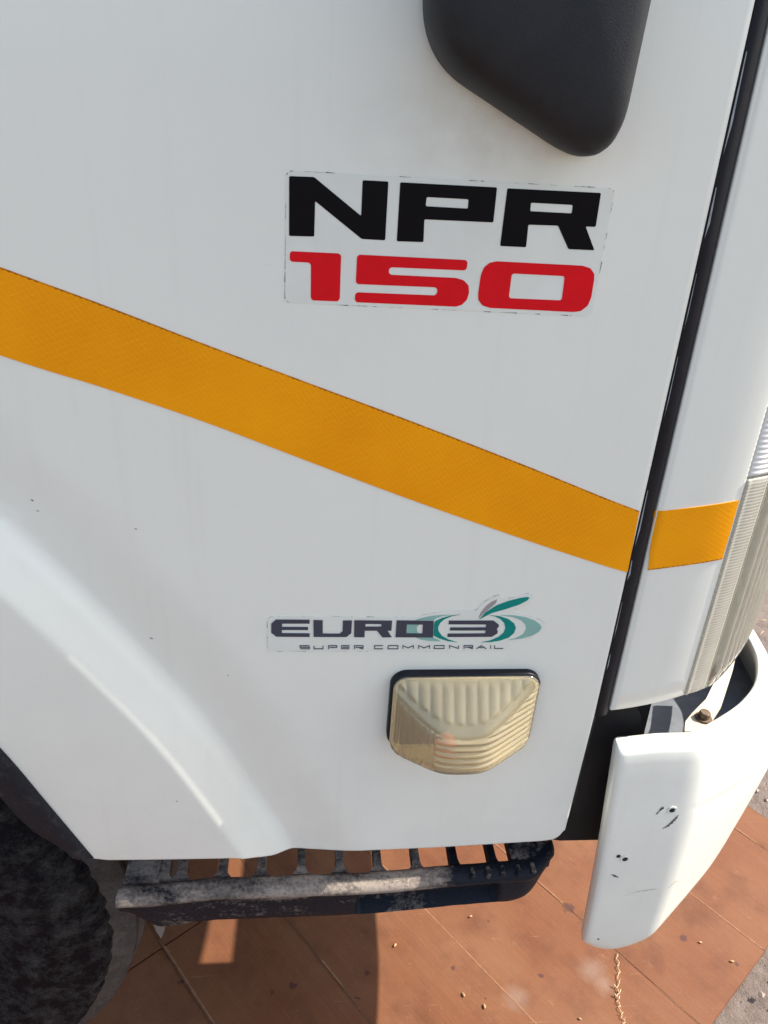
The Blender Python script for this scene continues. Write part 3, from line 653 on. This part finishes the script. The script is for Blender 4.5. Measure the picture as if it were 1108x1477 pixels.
ringloft('gasket', [(gk(.0016, .017), yb + .001), (gk(.0016, .017), yb - .0065), (gk(.0004, .016), yb - .0085), (gk(-.003, .013), yb - .0085)], M_SEAL, lamp, LC)
ringloft('reflector', [(rrect(LX0 + .002, LX1 - .002, LZ0 + .002, LZ1 - .002, .013), yb - .009), (rrect(LX0 + .02, LX1 - .02, LZ0 + .012, LZ1 - .016, .013), yb - .0030)], M_SILVER, lamp, LC)
XM = (LX0 + LX1) / 2 - 0.004; HW = (LX1 - LX0) / 2
def lens_p(x, z, rib=True):
    u = (x - XM) / HW; v = (z - LZ0) / (LZ1 - LZ0)
    au = abs(u)
    A = 1 - smooth(0.24, 0.36, au) * 0.08
    A = 1.0 - 0.90 * (0.07 * math.log(1 + math.exp((au - 0.30) / 0.07))) / 0.70
    vr = 0.50 + 0.40 * min(1.0, au) ** 2.1
    Tl = 1.0 + 0.10 * (1 - v / vr); Tt = 1.0 - 0.86 * (v - vr) / max(0.06, 1 - vr); kk = 0.07
    T = -kk * math.log(math.exp(-min(Tl, 3) / kk) + math.exp(-min(Tt, 3) / kk)) - 0.10 * smooth(0.10, 0.0, v) ** 2
    p = 0.0085 + 0.0400 * max(0.05, A) * T
    if rib:
        edge = smooth(1.0, 0.90, abs((x - (LX0 + LX1) / 2) / HW)) * smooth(0.0, 0.04, v) * smooth(1.0, 0.93, v)
        if v > vr + 0.10: p += edge * 0.0016 * abs(math.sin((x - XM) / 0.0118 * math.pi)) * smooth(vr + 0.10, vr + .16, v)
        elif v < vr - 0.03:
            if u < -0.38: p += edge * 0.0015 * abs(math.sin((x - XM) / 0.0052 * math.pi))
            else: p += edge * 0.0021 * abs(math.sin((z - LZ0) / 0.0078 * math.pi))
    return p
def lens_mesh(name, rib, inset, shrink, m, nx, nz):
    x0, x1, z0, z1 = LX0 + inset, LX1 - inset, LZ0 + inset, LZ1 - inset; r = 0.0145 - inset
    rr = []
    for j in range(nz + 1):
        z = lerp(z0, z1, j / nz); dz_ = min(z - z0, z1 - z); cut = r - math.sqrt(max(0, r * r - (r - dz_) ** 2)) if dz_ < r else 0.0
        row = []
        for i in range(nx + 1):
            x = lerp(x0 + cut, x1 - cut, i / nx); p = lens_p(x, z, rib) - shrink
            row.append((x - LC.x, yb - p - LC.y, z - LC.z))
        row = [(row[0][0], yb - .0075 + (shrink and .001) - LC.y, row[0][2])] + row + [(row[-1][0], yb - .0075 + (shrink and .001) - LC.y, row[-1][2])]
        rr.append(row)
    lo = [(p[0], yb - .0075 + (shrink and .001) - LC.y, p[2]) for p in rr[0]]; hi = [(p[0], yb - .0075 + (shrink and .001) - LC.y, p[2]) for p in rr[-1]]
    return [lo] + rr + [hi]
outer = lens_mesh('lens', True, 0.0, 0.0, M_LENS, 150, 110)
inner = lens_mesh('lens', False, 0.0022, 0.0024, M_LENS, 60, 44)
V, F = [], []
for rr, flip in ((outer, False), (inner, True)):
    k = len(V); nu = len(rr[0]); V += [p for r in rr for p in r]
    for j in range(len(rr) - 1):
        for i in range(nu - 1):
            f = (k + j * nu + i, k + j * nu + i + 1, k + (j + 1) * nu + i + 1, k + (j + 1) * nu + i); F.append(f[::-1] if flip else f)
mesh_obj('lens', V, F, M_LENS, lamp)
bv, bf = [], []
for j in range(9):
    for i in range(16):
        a = math.pi * j / 8; b = 2 * math.pi * i / 16; rr_ = 0.012 * math.sin(a)
        bv.append((XM - 0.014 + rr_ * math.cos(b) - LC.x, yb - 0.024 + 0.013 * math.cos(a) - LC.y, 0.781 + rr_ * math.sin(b) - LC.z))
bf = [(j * 16 + i, j * 16 + (i + 1) % 16, (j + 1) * 16 + (i + 1) % 16, (j + 1) * 16 + i) for j in range(8) for i in range(16)]
fix_normals(mesh_obj('bulb', bv, bf, M_BULB, lamp))

# ---------------------------------------------------------------- mirror foot (dark moulding high on the door)
MO = round_poly([(0.0690, 1.66), (0.0705, 1.3945), (0.2085, 1.3270), (0.2195, 1.66)], (0.04, 0.036, 0.046, 0.04), 14)
def inset_poly(pts, d):
    out = []; N = len(pts)
    for i in range(N):
        a, p, b = Vector(pts[i - 1]), Vector(pts[i]), Vector(pts[(i + 1) % N]); t = (b - a).normalized(); out.append((p.x - t.y * d, p.y + t.x * d))
    return out
area = sum(MO[i - 1][0] * MO[i][1] - MO[i][0] * MO[i - 1][1] for i in range(len(MO)))
sg = 1 if area > 0 else -1
rings = []; _cx, _cz = 0.146, 1.47
for f, h in ((1.0, -0.002), (1.008, 0.012), (1.0, 0.024), (0.985, 0.032), (0.96, 0.039), (0.93, 0.044), (0.89, 0.0475), (0.84, 0.0498), (0.76, 0.0515), (0.62, 0.053), (0.42, 0.0542), (0.2, 0.055)):
    rings.append(([(lerp(_cx, a, f), lerp(_cz, b, f)) for a, b in MO], base_y(1.4) - h))
mf = ringloft('mirror_foot', rings, M_MIRROR, truck, Vector((0, 0, 0)))
mf['label'] = 'dark plastic mirror foot with a slanted lower edge high on the door'

# ---------------------------------------------------------------- wheel arch trim, tyre, wheel well
ARCH = [(-0.2295, 0.609), (-0.266, 0.70), (-0.299, 0.781), (-0.352, 0.88), (-0.41, 0.95), (-0.48, 1.0), (-0.57, 1.03), (-0.70, 1.05), (-0.85, 1.04)]
ap = catmull([(a, b, 0) for a, b in ARCH], 6)
rr = []
for i, p in enumerate(ap):
    d = (ap[min(i + 1, len(ap) - 1)] - ap[max(0, i - 1)]).normalized(); n = Vector((-d.y, d.x, 0))
    if n.dot(Vector((-0.66, 0.39, 0)) - p) < 0: n = -n
    y0 = door_y(p.x, p.y) ; end = smooth(0, 5, i); row = []
    for k, (o, y) in enumerate([(-0.003, 0.010), (-0.001, 0.001), (0.001, -0.0035), (0.007, -0.0055), (0.022, -0.0045), (0.037, 0.000), (0.047, 0.010), (0.053, 0.030), (0.054, 0.10)]):
        q = p + n * (o * (0.55 + 0.45 * end if k > 2 else 1)) - d * (0.004 * (1 - end) * (k > 5) * (k - 5) - 0.010 * (1 - end) * (k > 1) * (k < 6))
        row.append((q.x, y0 + y, q.y))
    rr.append(row)
arch = grid('wheel_arch_trim', rr, M_TRIM, truck)
V_ = [Vector(q) for q in rr[0]]
fix_normals(mesh_obj('trim_end', V_ + [v + Vector((0, 0.004, 0)) for v in V_], [tuple(range(9))], M_TRIM, arch, False))
rr = []
for k in range(40):
    a = lerp(R(-10), R(190), k / 39); c, s = math.cos(a), math.sin(a)
    rr.append([(-0.68 + 0.50 * c, 0.10, 0.42 + 0.56 * s), (-0.68 + 0.50 * c, 0.6, 0.42 + 0.56 * s)])
grid('wheel_well', rr, M_SHADE, truck)

wheel = empty('front_wheel', (-0.643, 0.14, 0.396), truck)
wheel['label'] = 'muddy front tyre under the black wheel arch'
prof = [(-.055, .205), (-.078, .225), (-.092, .27), (-.099, .31), (-.097, .342), (-.093, .356), (-.092, .3575), (-.088, .372), (-.083, .384), (-.077, .3915), (-.070, .3955), (-.062, .398),
        (-.045, .402), (-.040, .4025), (-.038, .393), (-.033, .393), (-.031, .404), (-.012, .4075), (-.006, .408), (-.004, .396), (.004, .396), (.006, .408), (.031, .404), (.033, .393), (.038, .393), (.04, .4025), (.062, .398), (.077, .3915), (.088, .372), (.097, .342), (.099, .31), (.078, .225)]
NS = 240; rr = []
for k in range(NS):
    a = 2 * math.pi * k / NS; row = []
    for j, (y, r) in enumerate(prof):
        lug = 0.0
        if 7 <= j <= 11 and (k % 3) == 0: lug = -0.0045 * (0.5 + ((k * 7919 + j * 31) % 97) / 97)
        if j in (5, 6) and (k % 3) == 0: lug = -0.002
        if j >= 12: lug += 0.021
        rr_ = r + lug + 0.003 * noise.noise(Vector((math.cos(a) * 14, math.sin(a) * 14, y * 60))) * (1 if j < 12 else 0.4)
        row.append((rr_ * math.cos(a), y, rr_ * math.sin(a)))
    rr.append(row)
tyre = grid('tyre', rr, M_TYRE, wheel, close_v=True); sharp(tyre, 32)
tyre.data.materials.append(M_TREAD)
for f in tyre.data.polygons:
    if f.center.y > -0.060: f.material_index = 1
rp = [(-.05, .02), (-.045, .09), (-.02, .12), (-.015, .17), (-.05, .19), (-.06, .207), (-.055, .213), (.06, .213)]
rr = [[(r * math.cos(2 * math.pi * k / 48), y, r * math.sin(2 * math.pi * k / 48)) for y, r in rp] for k in range(48)]
grid('rim', rr, M_RIM, wheel, close_v=True)
wheel.rotation_euler = (0, 0, R(-3))

# ---------------------------------------------------------------- step under the door
SP = [(.010, .5360), (.009, .5445), (.006, .5475), (.002, .5485), (-.006, .5480), (-.011, .5455), (-.0140, .5410), (-.0142, .5370), (-.0120, .5325), (-.0075, .5290), (-.0060, .5240), (-.0060, .5160), (-.0055, .5040), (-.0050, .4930), (-.0040, .4840), (.0000, .4785), (.006, .4770), (.010, .4800)]
def step_shift(x): return -0.006 * smooth(-0.10, -0.17, x) + 0.010 * smooth(0.05, 0.27, x) + 0.036 * smooth(0.265, 0.325, x) ** 1.6
xs = [-0.2135, -0.2125, -0.209] + [lerp(-0.205, 0.305, i / 150) for i in range(151)] + [0.312, 0.3165, 0.318]
rr = []
for i, x in enumerate(xs):
    e = min(i, len(xs) - 1 - i); k = {0: 0.80, 1: 0.92, 2: 0.98}.get(e, 1.0); row = []
    lift = 0.020 * smooth(0.255, 0.312, x)
    for j, (y, z) in enumerate(SP):
        if 11 <= j <= 13:
            sl_ = smooth(0.064, 0.070, x) * (1 - smooth(0.238, 0.246, x)); y += 0.016 * sl_
            if j == 11: z += 0.003 * sl_
        cut = smooth(-0.165, -0.207, x) if j >= 10 else 0.0                # slanting left end
        zz = z + lift * smooth(0.53, 0.485, z) + cut * 0.030 * smooth(0.53, 0.482, z)
        wobble = 0.0008 * noise.noise(Vector((x * 40, z * 60, 0)))
        row.append((x, (y - 0.004) * k + 0.004 + step_shift(x) + wobble, (zz - 0.518) * k + 0.518))
    rr.append(row)
step = sharp(grid('step', rr, M_STEP, truck, close_u=True, caps=True), 40)
step['label'] = 'muddy black plastic step under the door'
me_r = None
for x in (-0.163, -0.143, -0.0957, -0.0493, -0.0017, 0.0446, 0.0911, 0.1385, 0.1859, 0.2346):
    if me_r is None:
        V = []; F = []
        for y, w in ((0.006, .0115), (.011, .0070), (.018, .0052), (.05, .0048), (.10, .0048), (.122, .009)):
            V += [(-w, y, .5300), (-w * .9, y, .5450), (w * .9, y, .5450), (w, y, .5300)]
        for j in range(5):
            for k in range(4): F.append((j * 4 + k, j * 4 + (k + 1) % 4, j * 4 + 4 + (k + 1) % 4, j * 4 + 4 + k))
        F += [(0, 1, 2, 3), (20, 23, 22, 21)]
        r0 = fix_normals(mesh_obj('rung', V, F, M_STEP, step, False)); me_r = r0.data; o = r0
    else:
        o = link(bpy.data.objects.new('rung', me_r), step)
    o.location = (x, 0.004 + step_shift(x) * 0.3, 0)
box('end_plate', (-0.209, 0.006, 0.527), (-0.168, 0.125, 0.5440), M_STEP, step, 0.002)
box('end_plate', (0.258, 0.020, 0.527), (0.309, 0.125, 0.5475), M_STEPD, step, 0.003)
box('back_rail', (-0.209, 0.118, 0.525), (0.309, 0.140, 0.551), M_STEPD, step, 0.003)
lug_me = None
for x in (0.205, 0.224, 0.243, 0.262, 0.281):
    if lug_me is None:
        o = box('lug', (-.0028, -.008, -.003), (.0028, .006, .003), M_STEPD, step, 0.0016); lug_me = o.data
    else: o = link(bpy.data.objects.new('lug', lug_me), step)
    o.location = (x, -0.006 + step_shift(x), 0.5475)
# pointed bracket below the step's rear end
V = [(-.2010, .05, .455), (-.166, .05, .455), (-.1805, .05, .385), (-.186, .05, .368), (-.1915, .05, .385)]
V += [(a, b + .006, c) for a, b, c in V]; F = [(0, 1, 2, 3, 4), (9, 8, 7, 6, 5)] + [(i, (i + 1) % 5, 5 + (i + 1) % 5, 5 + i) for i in range(5)]
fix_normals(mesh_obj('step_bracket', V, F, mat_simple('bracket_grey', (0.16, 0.14, 0.12), 0.7), truck, False))

# ---------------------------------------------------------------- dark inner structure behind the gaps, plus unseen blocks that shade the ground
def prism(name, poly, y0, y1, m, parent, bev=0.0):
    n = len(poly); V = [(x, y0, z) for x, z in poly] + [(x, y1, z) for x, z in poly]
    F = [tuple(range(n)), tuple(range(n, 2 * n))[::-1]] + [(i, (i + 1) % n, n + (i + 1) % n, n + i) for i in range(n)]
    return fix_normals(mesh_obj(name, V, F, m, parent, False))
liner = prism('front_liner', [(0.285, 0.585), (0.300, 0.567), (0.320, 0.562), (0.46, 0.560), (0.46, 0.69), (0.405, 0.70), (0.392, 0.735), (0.380, 0.768), (0.362, 0.795), (0.285, 0.800)], 0.032, 0.040, M_BLACK, truck)
prism('gap_dark_sheet', [(0.355, 0.60), (0.425, 0.60), (0.418, 0.80), (0.355, 0.80)], 0.085, 0.10, M_SHADE, truck)  # black sheet added to paint the depth of the gap dark
box('floor_light_block', (-0.17, 0.16, 0.565), (0.315, 1.5, 0.615), M_SHADE, truck, 0.01)  # unseen slab added to deepen the shade below the step
box('cab_floor', (-0.17, 0.030, 0.62), (0.330, 1.5, 0.80), M_SHADE, truck, 0.01)  # unseen cab underside, brought nearer the door to hold off skylight
box('cab_body', (-1.2, 0.05, 1.00), (0.40, 1.55, 1.60), M_SHADE, truck, 0.01)
box('sump_light_block', (-0.9, 0.74, 0.28), (0.12, 1.05, 0.70), M_SHADE, truck, 0.03)  # unseen block added to stop light from the far side
box('axle_light_block', (-0.70, 0.22, 0.34), (-0.58, 1.5, 0.44), M_SHADE, truck, 0.02)  # unseen beam added as an occluder for low skylight
box('rail_light_block', (-1.6, 0.62, 0.45), (0.05, 0.70, 0.66), M_SHADE, truck, 0.01)  # unseen bar, also added to darken the ground under the truck

# ---------------------------------------------------------------- bumper end
XF = [(.40, .604), (.44, .612), (.50, .626), (.56, .640), (.62, .652), (.655, .657), (.68, .653), (.73, .632), (.752, .618), (.78, .610)]
ZBOT = [(.36, .412), (.375, .399), (.39, .3925), (.41, .3925), (.44, .407), (.4727, .432), (.53, .472), (.58, .497), (.63, .519), (.66, .53)]
CP = catmull([(0, 0, 0), (.133, .004, 0), (.23, .034, 0), (.42, .118, 0), (.585, .208, 0), (.75, .335, 0), (.87, .49, 0), (.94, .66, 0), (1, 1, 0)], 10)
ZBOT = [(p.x, p.y) for p in catmull([(a, b, 0) for a, b in ZBOT], 8)]; XF = [(p.x, p.y) for p in catmull([(a, b, 0) for a, b in XF], 6)]
def bplan(z, s):
    t = (z - .40) / .37; ys = -.0105 - .0045 * math.sin(math.pi * min(1, max(0, t))); xr = .3705 - (z - .40) * (.0275 / .37); xs_ = .402 + .030 * (.77 - z) / .37; yc = .245; xf = interp(XF, z)
    if s < .22: return Vector((lerp(xr, xs_, s / .22), ys, 0))
    if s < .72:
        f = (s - .22) / .5 * (len(CP) - 1); k = min(int(f), len(CP) - 2); q = CP[k].lerp(CP[k + 1], f - k)
        return Vector((xs_ + (xf - xs_) * q.x, ys + (yc - ys) * q.y, 0))
    return Vector((xf + .012 * (s - .72) / .28, lerp(yc, 1.0, (s - .72) / .28), 0))
def bnorm(z, s):
    d = bplan(z, min(1, s + .004)) - bplan(z, max(0, s - .004)); d.normalize(); return Vector((-d.y, d.x, 0))      # pointing inwards
def bpt(z, s, inset):
    p = bplan(z, s) + bnorm(z, s) * inset; return Vector((p.x, p.y, z))
ss = [0, .004, .010, .02] + [lerp(.035, .22, i / 8) for i in range(9)] + [lerp(.22, .72, i / 44) for i in range(1, 45)] + [lerp(.72, 1, i / 10) for i in range(1, 11)]
rr = []
for i, s in enumerate(ss):
    xm = bplan(.5, s).x; zb = interp(ZBOT, xm); cz = smooth(.26, .42, s)
    sec = [(zb + .004, .016), (zb, .010), (zb + .002, .0045), (zb + .008, .0014), (zb + .018, 0), (zb + .03, -.0002)]
    for k in range(1, 9): sec.append((lerp(zb + .03, .655, k / 9), 0))
    sec += [(.655, 0), (.661, .0002 * cz), (.6645, .0014 * cz), (.6675, .0014 * cz), (.671, .0002 * cz), (.677, 0), (.70, 0), (.72, 0), (.735, 0), (.745, .0004)]
    for k in range(1, 8):
        a = R(13 * k); sec.append((.757 + .015 * math.sin(a), .015 - .015 * math.cos(a)))
    sec += [(.7722, .0170), (.7712, .0195), (.768, .0212), (.760, .0220), (.70, .0220), (.62, .021), (lerp(zb, .62, .4), .0205), (zb + .012, .0195)]
    sec = [(z - (.006 + .0045 * (1 - smooth(0, .20, s))) * smooth(.70, .765, z), ins) for z, ins in sec]
    pts = [bpt(z, s, ins) for z, ins in sec]
    if i < 3:                                                                                    # rounded rear end
        cin = [.30, .12, .03][i]; back = [-.0028, -.0022, -.0010][i]
        mid = [bpt(z, s, .011) for z, ins in sec]
        pts = [p.lerp(Vector((m_.x, m_.y, p.z + (-.006 if p.z > .76 else 0) * cin)), cin) + Vector((back, 0, 0)) for p, m_ in zip(pts, mid)]
    rr.append([tuple(p) for p in pts])
bumper = grid('bumper', rr, M_PAINT, truck, close_u=True, caps=True)
bumper['label'] = 'white bumper end with drilled holes and scuffs'
def bump_y(x, z):
    lo, hi = 0.0, .72
    for _ in range(30):
        m_ = (lo + hi) / 2
        if bplan(z, m_).x < x: lo = m_
        else: hi = m_
    return bplan(z, lo).y
for (x, z), rad in zip(BH, (.0035, .0026, .0035, .0013)):
    def disc(r0, ex=1.0, n=14, ph=0): return [(x + r0 * math.cos(2 * math.pi * k / n + ph), z + r0 * ex * math.sin(2 * math.pi * k / n + ph)) for k in range(n)]
    mm = lambda L: [(a, b) for a, b in L]
    plate('drilled_hole', mm(disc(rad * 1000)), [], M_DARKHOLE, bumper, 0.0006, 0.0004, surf=bump_y)
    if rad > .003:
        plate('hole_rim', mm(disc(rad * 1000 * 1.65)), [mm(disc(rad * 1000 * 1.04))], M_STICK, bumper, 0.0009, 0.0008, surf=bump_y)
random.seed(8)
for k, path in enumerate(BS):
    wd = (2.3, 1.9, 1.7, 0.45, 0.7)[k]; path = [Vector(p) for p in path]; Lp, Rp = [], []
    dense = [p.xy for p in catmull([(p.x, p.y, 0) for p in path], 5)]
    for i, p in enumerate(dense):
        d = (dense[min(i + 1, len(dense) - 1)] - dense[max(0, i - 1)]).normalized(); n = Vector((-d.y, d.x)); w = wd * random.uniform(.25, 1.0) * (0.3 + math.sin(math.pi * (i + .6) / (len(dense) + .2)))
        Lp.append(p + n * w); Rp.append(p - n * w * random.uniform(.4, 1))
    V = [(p.x / 1000, bump_y(p.x / 1000, p.y / 1000) - .0006, p.y / 1000) for p in Lp + Rp]; n_ = len(Lp)
    mesh_obj('scuff', V, [(i, i + 1, n_ + i + 1, n_ + i) for i in range(n_ - 1)], M_GRIME if k < 3 else (M_EDGE if k == 3 else M_STRAW), bumper, False)
# grey moulded tray closing the bumper's hollow, stretched to trim sun on the ground
rr = []
for j in range(9):
    y = lerp(0.028, 0.262, j / 8); row = []
    xi = interp([(-.01, .41), (.01, .47), (.05, .525), (.09, .56), (.13, .585), (.2, .605)], y - .012) + 0.014 + 0.009 * smooth(.08, .16, y) 
    for i in range(13):
        x = lerp(0.394, xi, i / 12); row.append((x, y, .690 - .05 * smooth(0, 1, j / 8) * (1 - i / 12)))
    rr.append(row)
grid('bumper_tray', rr, mat_simple('grey_tray', (0.20, 0.21, 0.225), 0.55, 0.15), truck)
# strap and bolt inside the bumper
strap_poly = [(0.432, 0.024), (0.4590, 0.024), (0.474, 0.042), (0.4958, 0.0646), (0.5177, 0.0949), (0.541, 0.1271), (0.556, 0.150), (0.540, 0.155), (0.5077, 0.1078), (0.4823, 0.0769), (0.4544, 0.0536), (0.440, 0.040)]
n = len(strap_poly); V = [(x, y, .752) for x, y in strap_poly] + [(x, y, .747) for x, y in strap_poly]
F = [tuple(range(n)), tuple(range(n, 2 * n))[::-1]] + [(i, (i + 1) % n, n + (i + 1) % n, n + i) for i in range(n)]
strap = fix_normals(mesh_obj('bumper_strap', V, F, M_BRKT, truck, False))
V, F = [], []
for z, r, nn in ((.752, .0095, 0), (.7545, .0095, 0), (.7545, .0065, 1), (.7615, .0065, 1), (.7625, .0055, 1)):
    for k in range(12):
        a = 2 * math.pi * k / 12; q = r * (1 if not nn or k % 2 else .93); V.append((.4635 + q * math.cos(a), .044 + q * math.sin(a), z))
for j in range(4):
    for k in range(12): F.append((j * 12 + k, j * 12 + (k + 1) % 12, (j + 1) * 12 + (k + 1) % 12, (j + 1) * 12 + k))
F.append(tuple(range(48, 60)))
fix_normals(mesh_obj('bolt', V, F, M_BOLT, strap, False))

# ---------------------------------------------------------------- litter on the boards
husk_labels = ['tiny dry seed husk on the boards just right of the shadow edge', 'dry seed husk at the bottom, left of two lying close together', 'dry seed husk at the bottom, right of two lying close together',
               'tiny dry seed husk on the boards close under the step', 'pale seed husk on a dark stain near the boards\u2019 right edge', 'seed husk low on the boards left of the dry grass stem', 'tiny seed husk on the boards right of the bumper tip']
hm = None; random.seed(5)
for (x, y), lb in zip(SEEDS, husk_labels):
    if hm is None:
        V, F = [], []
        for j in range(7):
            t = j / 6; r = .0022 * math.sin(math.pi * t) ** .7 + .0001
            for k in range(6):
                a = 2 * math.pi * k / 6; V.append(((t - .5) * .0085, r * math.cos(a) + .0006 * t, .0019 + r * .8 * math.sin(a) + .0012 * t * t))
        for j in range(6):
            for k in range(6): F.append((j * 6 + k, j * 6 + (k + 1) % 6, (j + 1) * 6 + (k + 1) % 6, (j + 1) * 6 + k))
        o = fix_normals(mesh_obj('seed_husk', V, F, M_HUSK)); hm = o.data
    else: o = link(bpy.data.objects.new('seed_husk', hm))
    o.location = (x, y, 0.0004); o.rotation_euler = (0, 0, random.uniform(0, 6.28)); o.scale = [random.uniform(.75, 1.1)] * 3
    tag(o, lb, 'seed', 'seed husks scattered on the boards')
stem = tag(empty('dry_grass_stem', (STEM[0][0], STEM[0][1], 0)), 'pale dry grass stem lying on the boards below the bumper tip', 'grass stem')
o0 = Vector((STEM[0][0], STEM[0][1], 0)); path = [p + Vector((0, 0, .0026)) - o0 for p in catmull([(x, y, 0) for x, y in STEM], 10)]
for i, p in enumerate(path): p.x += .0022 * math.sin(i * 1.3) + .0012 * math.sin(i * 3.1); p.z += .0018 * abs(math.sin(i * .9))
V, F = tube([tuple(p) for p in path], .0006, 6); mesh_obj('stem', V, F, M_STRAW, stem)
for i in range(3, len(path) - 4, 3):
    p = path[i]; sgn = 1 if (i // 3) % 2 else -1; big = 1.0 if 18 <= i <= 27 else 0.4
    q = p + Vector((sgn * .0045 * big, .006 * big, .003)); V, F = tube([tuple(p), tuple(p.lerp(q, .45)), tuple(q)], [.0006 * big, .0012 * big, .0002], 5)
    mesh_obj('spikelet', V, F, M_STRAW, stem)
